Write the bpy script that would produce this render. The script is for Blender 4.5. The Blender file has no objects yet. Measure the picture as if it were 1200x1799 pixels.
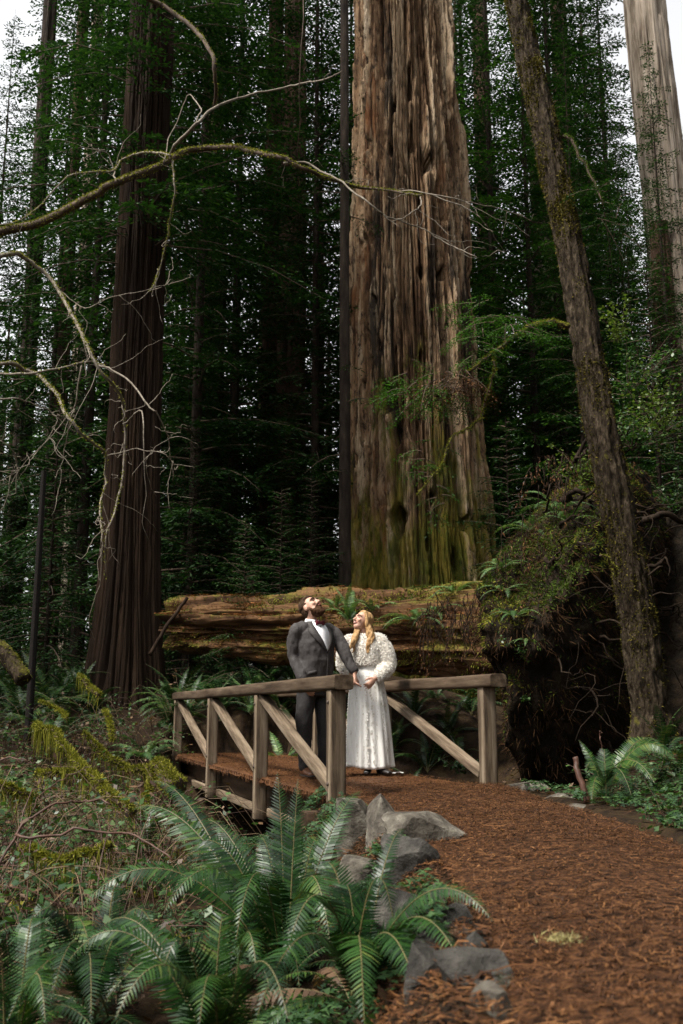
import bpy, bmesh, math, random
import numpy as np
from mathutils import Vector, Matrix

# ------------------------------------------------------------------ camera, sky, sun, exposure
scene = bpy.context.scene
COL = scene.collection
CAM_Z, FPX, PITCH = 0.67, 1749.0, math.atan(349.5 / 1749.0)
cam_data = bpy.data.cameras.new("camera")
cam = bpy.data.objects.new("camera", cam_data)
COL.objects.link(cam)
cam.location = (0, 0, CAM_Z)
cam.rotation_euler = (math.radians(90) + PITCH, 0, 0)
cam_data.sensor_fit = 'VERTICAL'
cam_data.sensor_height = 36.0
cam_data.sensor_width = 24.0
cam_data.lens = 35.0
cam_data.clip_start = 0.05
cam_data.clip_end = 2000
cam_data.dof.use_dof = True
cam_data.dof.focus_distance = 9.6
cam_data.dof.aperture_fstop = 4.0
scene.camera = cam

SUN_EL, SUN_AZ = math.radians(58), math.radians(238)   # azimuth clockwise from +Y
world = bpy.data.worlds.new("World")
scene.world = world
world.use_nodes = True
wn = world.node_tree.nodes
wn.clear()
w_out = wn.new('ShaderNodeOutputWorld')
w_bg = wn.new('ShaderNodeBackground')
w_hs = wn.new('ShaderNodeHueSaturation')
w_sky = wn.new('ShaderNodeTexSky')
w_sky.sky_type = 'NISHITA'
w_sky.sun_disc = False
w_sky.sun_elevation = SUN_EL
w_sky.sun_rotation = SUN_AZ
w_sky.air_density = 1.0
w_sky.dust_density = 3.0
w_sky.ozone_density = 1.0
w_hs.inputs['Saturation'].default_value = 0.06        # overcast: the blue mostly gone
w_bg.inputs['Strength'].default_value = 0.15
world.node_tree.links.new(w_sky.outputs[0], w_hs.inputs['Color'])
world.node_tree.links.new(w_hs.outputs[0], w_bg.inputs[0])
world.node_tree.links.new(w_bg.outputs[0], w_out.inputs[0])

sun_data = bpy.data.lights.new("sun", 'SUN')
sun_data.energy = 3.2
sun_data.angle = math.radians(11)
sun_data.color = (1.0, 0.95, 0.86)
sun = bpy.data.objects.new("sun", sun_data)
COL.objects.link(sun)
sdir = Vector((math.sin(SUN_AZ) * math.cos(SUN_EL), math.cos(SUN_AZ) * math.cos(SUN_EL), math.sin(SUN_EL)))
sun.rotation_euler = (-sdir).to_track_quat('-Z', 'Y').to_euler()

scene.view_settings.view_transform = 'Standard'
scene.view_settings.look = 'None'
scene.view_settings.exposure = 1.32
scene.view_settings.gamma = 1.0
scene.view_settings.use_curve_mapping = False
scene.render.engine = 'CYCLES'
scene.cycles.max_bounces = 6
scene.cycles.diffuse_bounces = 3
scene.cycles.glossy_bounces = 3
scene.cycles.transmission_bounces = 3
scene.cycles.transparent_max_bounces = 4
scene.cycles.use_denoising = True

rng = np.random.default_rng(7)
random.seed(7)
SINP, COSP = math.sin(PITCH), math.cos(PITCH)


def at(px, py, Y):
    """World point seen at photo pixel (1200x1799) at world distance Y."""
    u, v = (px - 600) / FPX, (899.5 - py) / FPX
    k = Y / (COSP - v * SINP)
    return np.array((u * k, Y, CAM_Z + (SINP + v * COSP) * k))


# ------------------------------------------------------------------ noise and meshes
def _hash(ix, iy, iz, seed):
    h = (ix * 374761393 + iy * 668265263 + iz * 2147483647 + seed * 1442695041) & 0xFFFFFFFF
    h = ((h ^ (h >> 13)) * 1274126177) & 0xFFFFFFFF
    h = ((h ^ (h >> 15)) * 2246822519) & 0xFFFFFFFF
    return ((h ^ (h >> 16)) & 0xFFFFFF) / float(0xFFFFFF)


def vn(x, y=0.0, z=0.0, seed=0):
    x, y, z = np.broadcast_arrays(np.asarray(x, float), np.asarray(y, float), np.asarray(z, float))
    ix, iy, iz = np.floor(x).astype(np.int64), np.floor(y).astype(np.int64), np.floor(z).astype(np.int64)
    fx, fy, fz = x - ix, y - iy, z - iz
    fx, fy, fz = fx * fx * (3 - 2 * fx), fy * fy * (3 - 2 * fy), fz * fz * (3 - 2 * fz)
    r = 0
    for dx in (0, 1):
        for dy in (0, 1):
            for dz in (0, 1):
                w = (fx if dx else 1 - fx) * (fy if dy else 1 - fy) * (fz if dz else 1 - fz)
                r = r + w * _hash(ix + dx, iy + dy, iz + dz, seed)
    return r


def fbm(x, y=0.0, z=0.0, seed=0, octv=4):
    r, a, t = 0, 1.0, 0
    x, y, z = np.asarray(x, float), np.asarray(y, float), np.asarray(z, float)
    for o in range(octv):
        r = r + a * vn(x, y, z, seed + o * 17)
        t += a
        a *= 0.5
        x, y, z = x * 2.03, y * 2.03, z * 2.03
    return r / t


def sstep(a, b, x):
    t = np.clip((np.asarray(x, float) - a) / (b - a), 0, 1)
    return t * t * (3 - 2 * t)


class MB:
    """Collects vertices and faces (tris or quads) for one mesh."""
    def __init__(self):
        self.v, self.f, self.n, self.attr = [], [], 0, []

    def add(self, v, f, m=0, a=None):
        v = np.asarray(v, float).reshape(-1, 3)
        f = np.asarray(f, np.int64)
        self.v.append(v)
        self.f.append((f + self.n, m))
        self.n += len(v)
        return self

    def mesh(self, name, mats, smooth=True):
        me = bpy.data.meshes.new(name)
        v = np.concatenate(self.v) if self.v else np.zeros((0, 3))
        me.vertices.add(len(v))
        me.vertices.foreach_set('co', v.astype(np.float32).ravel())
        loops = np.concatenate([f.ravel() for f, _ in self.f])
        tot = np.concatenate([np.full(len(f), f.shape[1]) for f, _ in self.f])
        mi = np.concatenate([np.full(len(f), m) for f, m in self.f])
        me.loops.add(len(loops))
        me.loops.foreach_set('vertex_index', loops.astype(np.int32))
        me.polygons.add(len(tot))
        start = np.concatenate(([0], np.cumsum(tot)[:-1]))
        me.polygons.foreach_set('loop_start', start.astype(np.int32))
        me.polygons.foreach_set('material_index', mi.astype(np.int32))
        me.polygons.foreach_set('use_smooth', np.full(len(tot), smooth))
        for m in (mats if isinstance(mats, (list, tuple)) else [mats]):
            me.materials.append(m)
        me.update(calc_edges=True)
        me.validate()
        return me

    def build(self, name, mats, parent=None, smooth=True, loc=None):
        return link(name, self.mesh(name, mats, smooth), parent, loc)


def link(name, me, parent=None, loc=None, rot=None):
    o = bpy.data.objects.new(name, me)
    COL.objects.link(o)
    if parent is not None:
        o.parent = parent
    if loc is not None:
        o.location = loc
    if rot is not None:
        o.rotation_euler = rot
    return o


def tag(o, label=None, cat=None, group=None, kind=None):
    if label: o['label'] = label
    if cat: o['category'] = cat
    if group: o['group'] = group
    if kind: o['kind'] = kind
    return o


def empty(name, loc=(0, 0, 0), rz=0.0, label=None, cat=None, group=None):
    o = link(name, None, None, loc, (0, 0, rz))
    o.empty_display_size = 0.1
    return tag(o, label, cat, group)


ORD = ('first second third fourth fifth sixth seventh eighth ninth tenth eleventh twelfth thirteenth fourteenth fifteenth sixteenth seventeenth eighteenth '
       'nineteenth twentieth twenty-first twenty-second twenty-third twenty-fourth twenty-fifth twenty-sixth').split()


def frames(P):
    P = np.asarray(P, float)
    T = np.gradient(P, axis=0)
    T /= np.linalg.norm(T, axis=1, keepdims=True) + 1e-12
    ref = np.array((0, 0, 1.0)) if abs(T[0, 2]) < 0.9 else np.array((1.0, 0, 0))
    N = np.zeros_like(T)
    n = ref - T[0] * ref.dot(T[0])
    for i in range(len(T)):
        n = n - T[i] * n.dot(T[i])
        n /= np.linalg.norm(n) + 1e-12
        N[i] = n
    return T, N, np.cross(T, N)


def tube(P, r, seg=6, cap=True, ell=None):
    """Swept tube: vertices and quad faces (caps as collapsed rings)."""
    P = np.asarray(P, float)
    r = np.broadcast_to(np.asarray(r, float), (len(P),)).copy()
    T, N, B = frames(P)
    if cap:
        P = np.vstack([P[:1], P, P[-1:]])
        r = np.concatenate([[1e-4], r, [1e-4]])
        N, B = np.vstack([N[:1], N, N[-1:]]), np.vstack([B[:1], B, B[-1:]])
    a = np.arange(seg) * 2 * math.pi / seg
    e = (1, 1) if ell is None else ell
    V = P[:, None] + r[:, None, None] * (np.cos(a)[None, :, None] * N[:, None] * e[0] + np.sin(a)[None, :, None] * B[:, None] * e[1])
    return V.reshape(-1, 3), grid_faces(len(P), seg, wrap=True)


def grid_faces(nr, nc, wrap=False):
    i, j = np.meshgrid(np.arange(nr - 1), np.arange(nc if wrap else nc - 1), indexing='ij')
    j2 = (j + 1) % nc
    return np.stack([i * nc + j, i * nc + j2, (i + 1) * nc + j2, (i + 1) * nc + j], -1).reshape(-1, 4)


def smooth_poly(pts, n=6, wob=0.0, seed=0):
    """Catmull-Rom through the points."""
    P = np.asarray(pts, float)
    P = np.vstack([2 * P[0] - P[1], P, 2 * P[-1] - P[-2]])
    out = []
    for i in range(1, len(P) - 2):
        p0, p1, p2, p3 = P[i - 1:i + 3]
        for t in np.linspace(0, 1, n, endpoint=False):
            out.append(0.5 * (2 * p1 + (p2 - p0) * t + (2 * p0 - 5 * p1 + 4 * p2 - p3) * t * t + (3 * p1 - p0 - 3 * p2 + p3) * t ** 3))
    out.append(P[-2])
    out = np.array(out)
    if wob:
        s = np.linspace(0, len(out) * 0.35, len(out))
        for k in range(3):
            out[:, k] += wob * (fbm(s, k * 9.1, 0, seed) - 0.5) * 2
    return out


# ------------------------------------------------------------------ moss tufts
def tufts(P, Nrm, r, L=(0.015, 0.04), W=0.006, per=1, droop=0.0, splay=0.8):
    """Short blades standing off points P along normals Nrm."""
    P, Nrm = np.repeat(P, per, 0), np.repeat(Nrm, per, 0)
    n = len(P)
    d = Nrm + r.normal(0, splay, (n, 3))
    d[:, 2] -= droop
    d /= np.linalg.norm(d, axis=1, keepdims=True) + 1e-9
    q = np.cross(d, r.normal(size=(n, 3)))
    q /= np.linalg.norm(q, axis=1, keepdims=True) + 1e-9
    l = r.uniform(L[0], L[1], n)[:, None]
    w = W * r.uniform(0.6, 1.4, n)[:, None]
    V = np.stack([P - q * w, P + q * w, P + d * l], 1).reshape(-1, 3)
    return V, np.arange(n * 3).reshape(-1, 3)


def mesh_points(V, F, n, r, filt=None):
    """Random points and normals on quads."""
    A, B, C, D = (V[F[:, k]] for k in range(4))
    nr = np.cross(C - A, D - B)
    ar = np.linalg.norm(nr, axis=1)
    nr = nr / (ar[:, None] + 1e-12)
    w = ar.copy()
    if filt is not None:
        w = w * filt((A + B + C + D) / 4, nr)
    i = r.choice(len(F), n, p=w / w.sum())
    u, v = r.random((n, 1)), r.random((n, 1))
    return (A[i] * (1 - u) + B[i] * u) * (1 - v) + (D[i] * (1 - u) + C[i] * u) * v, nr[i]


# ------------------------------------------------------------------ materials
def new_mat(name):
    m = bpy.data.materials.new(name)
    m.use_nodes = True
    nt = m.node_tree
    b = nt.nodes['Principled BSDF']
    return m, nt, b


def ramp(nt, stops, src=None, interp='LINEAR'):
    r = nt.nodes.new('ShaderNodeValToRGB')
    r.color_ramp.interpolation = interp
    e = r.color_ramp.elements
    e[0].position, e[0].color = stops[0][0], (*stops[0][1], 1)
    e[1].position, e[1].color = stops[-1][0], (*stops[-1][1], 1)
    for p, c in stops[1:-1]:
        k = e.new(p)
        k.color = (*c, 1)
    if src is not None:
        nt.links.new(src, r.inputs[0])
    return r


def coords(nt, scale=(1, 1, 1), kind='Object'):
    tc = nt.nodes.new('ShaderNodeTexCoord')
    mp = nt.nodes.new('ShaderNodeMapping')
    mp.inputs['Scale'].default_value = scale
    nt.links.new(tc.outputs[kind], mp.inputs[0])
    return mp.outputs[0]


def noise(nt, vec, scale, detail=5, rough=0.6):
    n = nt.nodes.new('ShaderNodeTexNoise')
    n.inputs['Scale'].default_value = scale
    n.inputs['Detail'].default_value = detail
    n.inputs['Roughness'].default_value = rough
    nt.links.new(vec, n.inputs['Vector'])
    return n.outputs['Fac']


def mathn(nt, op, a, b=None, clamp=False):
    n = nt.nodes.new('ShaderNodeMath')
    n.operation = op
    n.use_clamp = clamp
    for i, x in enumerate((a, b)):
        if x is None: continue
        if isinstance(x, (int, float)): n.inputs[i].default_value = x
        else: nt.links.new(x, n.inputs[i])
    return n.outputs[0]


def mix(nt, fac, a, b, mode='MIX'):
    n = nt.nodes.new('ShaderNodeMix')
    n.data_type = 'RGBA'
    n.blend_type = mode
    for sock, x in ((n.inputs['Factor'], fac), (n.inputs['A'], a), (n.inputs['B'], b)):
        if isinstance(x, (int, float)): sock.default_value = x
        elif isinstance(x, tuple): sock.default_value = (*x, 1)
        else: nt.links.new(x, sock)
    return n.outputs['Result']


def maprange(nt, src, a, b):
    n = nt.nodes.new('ShaderNodeMapRange')
    n.inputs['From Min'].default_value, n.inputs['From Max'].default_value = a, b
    nt.links.new(src, n.inputs['Value'])
    return n.outputs[0]


def bump(nt, b, h, strength=0.5, dist=0.02):
    n = nt.nodes.new('ShaderNodeBump')
    n.inputs['Strength'].default_value = strength
    n.inputs['Distance'].default_value = dist
    nt.links.new(h, n.inputs['Height'])
    nt.links.new(n.outputs[0], b.inputs['Normal'])


def noise_mat(name, stops, scale=4, stretch=(1, 1, 1), detail=6, rough=0.8, bstr=0.5, bdist=0.02, spec=0.06, kind='Object', moss=None):
    """Colour ramp over noise with bump; moss = (colour, amount): grows on upward faces."""
    m, nt, b = new_mat(name)
    v = coords(nt, stretch, kind)
    f = noise(nt, v, scale, detail, 0.65)
    c = ramp(nt, stops, f).outputs[0]
    if moss:
        g = nt.nodes.new('ShaderNodeNewGeometry')
        s = nt.nodes.new('ShaderNodeSeparateXYZ')
        nt.links.new(g.outputs['Normal'], s.inputs[0])
        n2 = noise(nt, coords(nt), moss[2] if len(moss) > 2 else 3.0, 5)
        k = mathn(nt, 'ADD', mathn(nt, 'MULTIPLY', s.outputs[2], 0.35), n2)
        k = maprange(nt, k, 0.95 - moss[1], 1.05 - moss[1])
        mc = mix(nt, noise(nt, coords(nt), 30, 3), tuple(x * 0.5 for x in moss[0]), tuple(x * 1.5 for x in moss[0]))
        c = mix(nt, k, c, mc)
    nt.links.new(c, b.inputs['Base Color'])
    b.inputs['Roughness'].default_value = rough
    b.inputs['Specular IOR Level'].default_value = spec
    if bstr:
        bump(nt, b, f, bstr, bdist)
    return m


def leaf_mat(name, stops, rough=0.5, spec=0.4, trans=0.25, scale=2.0, per_object=0.0):
    """Foliage: colour varies from leaf to leaf, a little light passes through."""
    m, nt, b = new_mat(name)
    g = nt.nodes.new('ShaderNodeNewGeometry')
    n = noise(nt, coords(nt), scale, 3)
    f = mathn(nt, 'ADD', mathn(nt, 'MULTIPLY', g.outputs['Random Per Island'], 0.6), mathn(nt, 'MULTIPLY', n, 0.4))
    if per_object:
        oi = nt.nodes.new('ShaderNodeObjectInfo')
        f = mathn(nt, 'ADD', f, mathn(nt, 'MULTIPLY', mathn(nt, 'SUBTRACT', oi.outputs['Random'], 0.5), per_object))
    c = ramp(nt, stops, f).outputs[0]
    nt.links.new(c, b.inputs['Base Color'])
    b.inputs['Roughness'].default_value = rough
    b.inputs['Specular IOR Level'].default_value = spec
    if trans:
        t = nt.nodes.new('ShaderNodeBsdfTranslucent')
        nt.links.new(mix(nt, 1.0, c, (0.9, 1.0, 0.5), 'MULTIPLY'), t.inputs['Color'])
        ms = nt.nodes.new('ShaderNodeMixShader')
        ms.inputs[0].default_value = trans
        nt.links.new(b.outputs[0], ms.inputs[1])
        nt.links.new(t.outputs[0], ms.inputs[2])
        nt.links.new(ms.outputs[0], nt.nodes['Material Output'].inputs['Surface'])
    return m


def plain(name, col, rough=0.6, spec=0.4, var=0.15, scale=20, bstr=0.2, bdist=0.004):
    lo, hi = tuple(c * (1 - var) for c in col), tuple(min(1, c * (1 + var)) for c in col)
    return noise_mat(name, [(0.35, lo), (0.65, hi)], scale, rough=rough, bstr=bstr, bdist=bdist, spec=spec, detail=4)


M = {}
M['soil'] = noise_mat('forest soil', [(0.3, (0.006, 0.004, 0.003)), (0.5, (0.018, 0.011, 0.006)), (0.68, (0.030, 0.020, 0.009)), (0.8, (0.02, 0.026, 0.007))], 6, bstr=1.0, bdist=0.05)
M['path'] = noise_mat('redwood litter path', [(0.34, (0.008, 0.005, 0.003)), (0.46, (0.030, 0.014, 0.007)), (0.56, (0.065, 0.029, 0.013)), (0.70, (0.13, 0.060, 0.026))], 26, bstr=1.0, bdist=0.03, rough=0.75)
M['litter'] = leaf_mat('dry redwood needles', [(0.15, (0.012, 0.006, 0.003)), (0.42, (0.042, 0.018, 0.008)), (0.66, (0.095, 0.040, 0.015)), (0.88, (0.18, 0.085, 0.033)), (0.97, (0.34, 0.22, 0.11))], rough=0.6, spec=0.12, trans=0.1, scale=1.2)
M['wood'] = noise_mat('weathered rail wood', [(0.30, (0.018, 0.012, 0.008)), (0.43, (0.075, 0.054, 0.036)), (0.57, (0.15, 0.113, 0.078)), (0.74, (0.25, 0.20, 0.145))], 10.0, (0.12, 1.5, 1.5), 8, 0.75, 0.6, 0.008)
M['wood_rail'] = noise_mat('dark handrail wood', [(0.30, (0.012, 0.008, 0.005)), (0.43, (0.042, 0.028, 0.018)), (0.58, (0.085, 0.060, 0.040)), (0.76, (0.16, 0.12, 0.083))], 8.0, (0.14, 1.5, 1.5), 8, 0.7, 0.6, 0.008)
M['wood_dark'] = noise_mat('dark bridge timber', [(0.3, (0.016, 0.010, 0.007)), (0.55, (0.05, 0.032, 0.02)), (0.75, (0.09, 0.06, 0.04))], 8, (0.14, 1.5, 1.5), 8, 0.8, 0.5, 0.01)
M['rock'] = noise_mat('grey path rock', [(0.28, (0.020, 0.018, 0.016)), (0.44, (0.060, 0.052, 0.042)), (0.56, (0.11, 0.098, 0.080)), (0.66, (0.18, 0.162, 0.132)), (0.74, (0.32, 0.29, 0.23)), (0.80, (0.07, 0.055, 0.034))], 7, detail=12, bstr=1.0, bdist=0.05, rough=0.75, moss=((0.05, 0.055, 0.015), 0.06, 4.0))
M['rock_dark'] = noise_mat('darker path rock', [(0.28, (0.010, 0.009, 0.008)), (0.44, (0.030, 0.027, 0.023)), (0.58, (0.058, 0.053, 0.046)), (0.70, (0.11, 0.10, 0.085)), (0.80, (0.04, 0.032, 0.02))], 9, detail=12, bstr=1.0, bdist=0.06, rough=0.7, spec=0.15, moss=((0.04, 0.045, 0.012), 0.10, 4.0))  # darker version of the path rock, chosen by words in the label
M['moss'] = leaf_mat('yellow green moss', [(0.2, (0.055, 0.060, 0.009)), (0.5, (0.14, 0.14, 0.018)), (0.8, (0.27, 0.25, 0.04))], rough=0.8, spec=0.1, trans=0.3, scale=4)
M['moss_dark'] = leaf_mat('deep green moss', [(0.2, (0.02, 0.035, 0.006)), (0.5, (0.05, 0.08, 0.012)), (0.85, (0.10, 0.13, 0.02))], rough=0.85, spec=0.1, trans=0.25, scale=3)
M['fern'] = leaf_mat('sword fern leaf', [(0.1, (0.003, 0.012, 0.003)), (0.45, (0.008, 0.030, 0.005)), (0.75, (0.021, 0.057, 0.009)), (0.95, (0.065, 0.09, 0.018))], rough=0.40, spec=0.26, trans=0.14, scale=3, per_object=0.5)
M['fern_pale_lit'] = leaf_mat('pale lit fern leaf', [(0.1, (0.020, 0.050, 0.016)), (0.45, (0.045, 0.10, 0.030)), (0.8, (0.10, 0.17, 0.05)), (0.97, (0.18, 0.24, 0.08))], rough=0.45, spec=0.25, trans=0.25, scale=3, per_object=0.4)  # paler fern species; brighter light on the log is put into the colour too
M['rachis'] = plain('fern stalk', (0.075, 0.062, 0.020), 0.6)
M['fern_dead'] = leaf_mat('withered fern', [(0.2, (0.04, 0.020, 0.009)), (0.8, (0.12, 0.062, 0.024))], rough=0.7, trans=0.2)
M['needles'] = leaf_mat('conifer needles', [(0.15, (0.004, 0.013, 0.004)), (0.45, (0.010, 0.031, 0.007)), (0.75, (0.024, 0.060, 0.011)), (0.95, (0.050, 0.10, 0.018))], rough=0.6, spec=0.18, trans=0.25, scale=0.5)
M['needles_light'] = leaf_mat('bright conifer needles', [(0.15, (0.010, 0.030, 0.006)), (0.5, (0.026, 0.072, 0.011)), (0.85, (0.062, 0.14, 0.022))], rough=0.6, spec=0.18, trans=0.35, scale=0.5)
M['needles_blue'] = leaf_mat('grey green needles', [(0.15, (0.008, 0.020, 0.009)), (0.5, (0.020, 0.045, 0.018)), (0.85, (0.050, 0.090, 0.036))], rough=0.55, spec=0.25, trans=0.2, scale=0.5)
M['shrub'] = leaf_mat('shrub leaves', [(0.15, (0.009, 0.028, 0.008)), (0.5, (0.026, 0.066, 0.015)), (0.85, (0.07, 0.125, 0.028))], rough=0.45, trans=0.35)
M['clover'] = leaf_mat('sorrel leaves', [(0.15, (0.009, 0.028, 0.009)), (0.5, (0.022, 0.058, 0.017)), (0.85, (0.055, 0.105, 0.03))], rough=0.5, trans=0.3)
M['twig'] = noise_mat('bare twig bark', [(0.3, (0.07, 0.055, 0.042)), (0.55, (0.17, 0.145, 0.115)), (0.8, (0.30, 0.27, 0.23))], 25, bstr=0.3)
M['cane'] = plain('red brown cane', (0.055, 0.026, 0.017), 0.55, 0.25, 0.4, 9)
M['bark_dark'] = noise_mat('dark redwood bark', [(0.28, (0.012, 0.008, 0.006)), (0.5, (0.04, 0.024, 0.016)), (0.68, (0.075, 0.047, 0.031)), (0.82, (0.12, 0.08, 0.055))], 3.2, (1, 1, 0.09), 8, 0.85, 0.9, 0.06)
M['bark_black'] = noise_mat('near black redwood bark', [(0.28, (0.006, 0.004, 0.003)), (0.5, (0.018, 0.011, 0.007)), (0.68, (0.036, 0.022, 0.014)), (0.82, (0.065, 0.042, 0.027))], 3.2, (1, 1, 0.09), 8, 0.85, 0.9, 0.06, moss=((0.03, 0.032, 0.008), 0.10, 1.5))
M['bark_pale'] = noise_mat('bleached grey bark', [(0.32, (0.03, 0.022, 0.016)), (0.43, (0.11, 0.086, 0.064)), (0.55, (0.22, 0.18, 0.14)), (0.76, (0.33, 0.28, 0.23))], 5.0, (1, 1, 0.09), 8, 0.85, 0.9, 0.06)
M['bark_thin'] = noise_mat('young conifer bark', [(0.3, (0.008, 0.006, 0.005)), (0.55, (0.026, 0.019, 0.014)), (0.8, (0.055, 0.042, 0.032))], 7, (1, 1, 0.25), 6, 0.85, 0.7, 0.03)
M['branch'] = plain('branch bark', (0.06, 0.04, 0.028), 0.85, 0.2, 0.4, 8)

# ------------------------------------------------------------------ terrain
BA0, BDIR = np.array((-0.045, 8.2)), np.array((-0.307, 0.951))      # left handrail line of the bridge
BPER = np.array((0.951, 0.307))
BLEN, BWID = 8.4, 1.645


def path_left(y):
    return np.interp(y, [-3, 1.0, 2.2, 3.5, 4.8, 6.0, 7.3, 8.2], [0.1, 0.15, 0.30, 0.42, 0.42, 0.30, 0.10, -0.05])


def path_right(y):
    return np.interp(y, [-3, 2, 4.5, 7, 9.3, 10], [2.6, 2.2, 1.85, 1.75, 1.5, 1.4])


def gz(x, y):
    x, y = np.asarray(x, float), np.asarray(y, float)
    z = 0.085 * np.clip(y - 13, 0, None) * sstep(13, 20, y) + 0.02 * np.clip(-x - 3, 0, 60)
    z = z - 0.03 * np.clip(y - 60, 0, None)
    z = z + 0.5 * (fbm(x * 0.12, y * 0.12, 0, 3) - 0.5) * sstep(6, 25, np.hypot(x, y))
    # gully left of the path, running under the bridge and out to the right hollow
    dl = path_left(np.minimum(y, 8.2)) - x
    gl = -0.58 * sstep(0.0, 0.65, dl) + 0.25 * sstep(1.0, 3.2, dl)
    near = gl * (1 - sstep(8.0, 9.5, y))
    s = (x - BA0[0]) * BDIR[0] + (y - BA0[1]) * BDIR[1]            # along the bridge
    p = (x - BA0[0]) * BPER[0] + (y - BA0[1]) * BPER[1]            # across the bridge
    under = -0.95 * sstep(0.35, 1.5, s) * (1 - sstep(6.3, 8.0, s)) * (1 - 0.55 * sstep(1.0, 4.0, -p)) * (1 - sstep(3.2, 4.6, p))
    z = z + np.minimum(near, 0) * (1 - sstep(0.3, 1.4, s)) + under
    # right of the path: a bank that climbs towards the leaning tree
    dr = x - path_right(np.minimum(y, 9.3))
    z = z + (0.28 * sstep(0.3, 1.7, dr) + 0.05 * np.clip(dr - 1.5, 0, 8)) * (1 - sstep(0.2, 0.9, s) * (1 - sstep(1.9, 2.9, dr)))
    # bank under the fallen tree
    z = z + 1.0 * np.exp(-(((x - 0.2) / 2.6) ** 2 + ((y - 17.6) / 1.5) ** 2))
    z = z + 0.10 * (fbm(x * 1.1, y * 1.1, 0, 5) - 0.5) * (1 - sstep(-0.35, -0.05, np.minimum(-dl, -dr) * 1.0) * (y < 9))
    return z


def graded(lo, hi, c0, c1, fine, growth=1.12):
    mid = list(np.arange(c0, c1 + 1e-6, fine))
    a, st = [c0], fine
    while a[-1] > lo:
        st *= growth
        a.append(a[-1] - st)
    b, st = [c1], fine
    while b[-1] < hi:
        st *= growth
        b.append(b[-1] + st)
    return np.array(a[1:][::-1] + mid + b[1:])


gx, gy = graded(-400, 400, -5, 5, 0.10), graded(-300, 500, 1.2, 19, 0.13)
X, Yg = np.meshgrid(gx, gy)
Zg = gz(X, Yg)
Zg = Zg + 0.03 * (fbm(X * 5, Yg * 5, 0, 9, 3) - 0.5)
inside = (X > path_left(Yg) - 0.02) & (X < path_right(Yg) + 0.02) & (Yg < 9.0)
sx = (X - BA0[0]) * BDIR[0] + (Yg - BA0[1]) * BDIR[1]
px_ = (X - BA0[0]) * BPER[0] + (Yg - BA0[1]) * BPER[1]
Zg = np.where(inside, np.minimum(Zg, -0.05), Zg)
Zg = np.where((sx > 0.0) & (sx < BLEN) & (px_ > -0.15) & (px_ < BWID + 0.15), np.minimum(Zg, -0.30), Zg)
g = MB().add(np.stack([X, Yg, Zg], -1).reshape(-1, 3), grid_faces(*X.shape))
tag(g.build('ground', M['soil']), 'dark forest soil falling into the gully beside the path', 'ground', kind='structure')


def pz(x, y):
    """Height of the path surface."""
    e = np.minimum(x - path_left(y), path_right(y) - x)
    return -0.005 + 0.05 * sstep(0.0, 0.8, e) + 0.05 * (fbm(x * 1.3, y * 1.3, 0, 21) - 0.5) + 0.03 * (fbm(x * 6, y * 6, 0, 23, 3) - 0.5) - 0.12 * (1 - sstep(-0.02, 0.10, e)) \
        + 0.04 * sstep(0.9, 1.5, x) * sstep(7.5, 9.0, y)


ny, nx = 170, 70
yy = np.linspace(-2.5, 9.35, ny)
tt = np.linspace(-0.04, 1.04, nx)
yr = np.repeat(yy[:, None], nx, 1)
wig = 0.06 * (fbm(yy * 1.7, 0, 0, 31) - 0.5)[:, None] * 2
xr = path_left(yr) + wig + tt[None] * (path_right(yr) - path_left(yr)) + 0.05 * (fbm(yy * 2.2, 5, 0, 33) - 0.5)[:, None] * tt[None]
# the path runs on under the first boards of the bridge
yr = np.where(yr > 8.3, np.minimum(yr, 8.3 + (yr - 8.3) * (0.15 + 0.85 * np.clip((xr + 0.05) / 1.0, 0, 1))), yr)
zr = pz(xr, yr)
p = MB().add(np.stack([xr, yr, zr], -1).reshape(-1, 3), grid_faces(ny, nx))
tag(p.build('path', M['path']), 'footpath covered in rust brown redwood needles', 'path', kind='structure')


def wchild(o, parent):
    """Parent keeping world coordinates."""
    o.parent = parent
    o.matrix_parent_inverse = (Matrix.Translation(parent.location) @ Matrix.Rotation(parent.rotation_euler.z, 4, 'Z')).inverted()
    return o


def beam_mesh(name, L, w, h, mat, r=0.012, seed=0, rough=0.004, end_round=0.0):
    """Timber along local X, rounded edges, a little warped."""
    xs = np.array([-L / 2, -L / 2 + r] + list(np.linspace(-L / 2 + 0.1, L / 2 - 0.1, max(3, int(L / 0.25)))) + [L / 2 - r, L / 2])
    prof = []
    for sy, sz, a0 in ((1, 1, 0), (-1, 1, 90), (-1, -1, 180), (1, -1, 270)):
        for k in (0, 45, 90):
            a = math.radians(a0 + k)
            prof.append((sy * (w / 2 - r) + r * math.cos(a), sz * (h / 2 - r) + r * math.sin(a)))
    prof = np.array(prof)
    V = []
    for i, x in enumerate(xs):
        q = prof * (1 - (0.06 if i in (0, len(xs) - 1) else 0))
        j = rough * (np.array([vn(x * 0.9, k * 3.1, seed, 11) for k in range(2)]) - 0.5) * 2
        jj = rough * 0.8 * (vn(x * 5.0, np.arange(len(q)) * 1.7, seed, 12) - 0.5)
        q = q + j + jj[:, None]
        V.append(np.column_stack([np.full(len(q), x), q]))
    V = np.vstack(V)
    n, k = len(xs), len(prof)
    mb = MB().add(V, grid_faces(n, k, True))
    for ring, flip in ((0, 1), (n - 1, 0)):
        c = V[ring * k:(ring + 1) * k]
        f = np.array([[0, a + 1, (a + 1) % k + 1] for a in range(k)])
        mb.add(np.vstack([c.mean(0), c]), f[:, ::-1] if not flip else f[:, [0, 2, 1]])
    return mb.mesh(name, mat)


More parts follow.
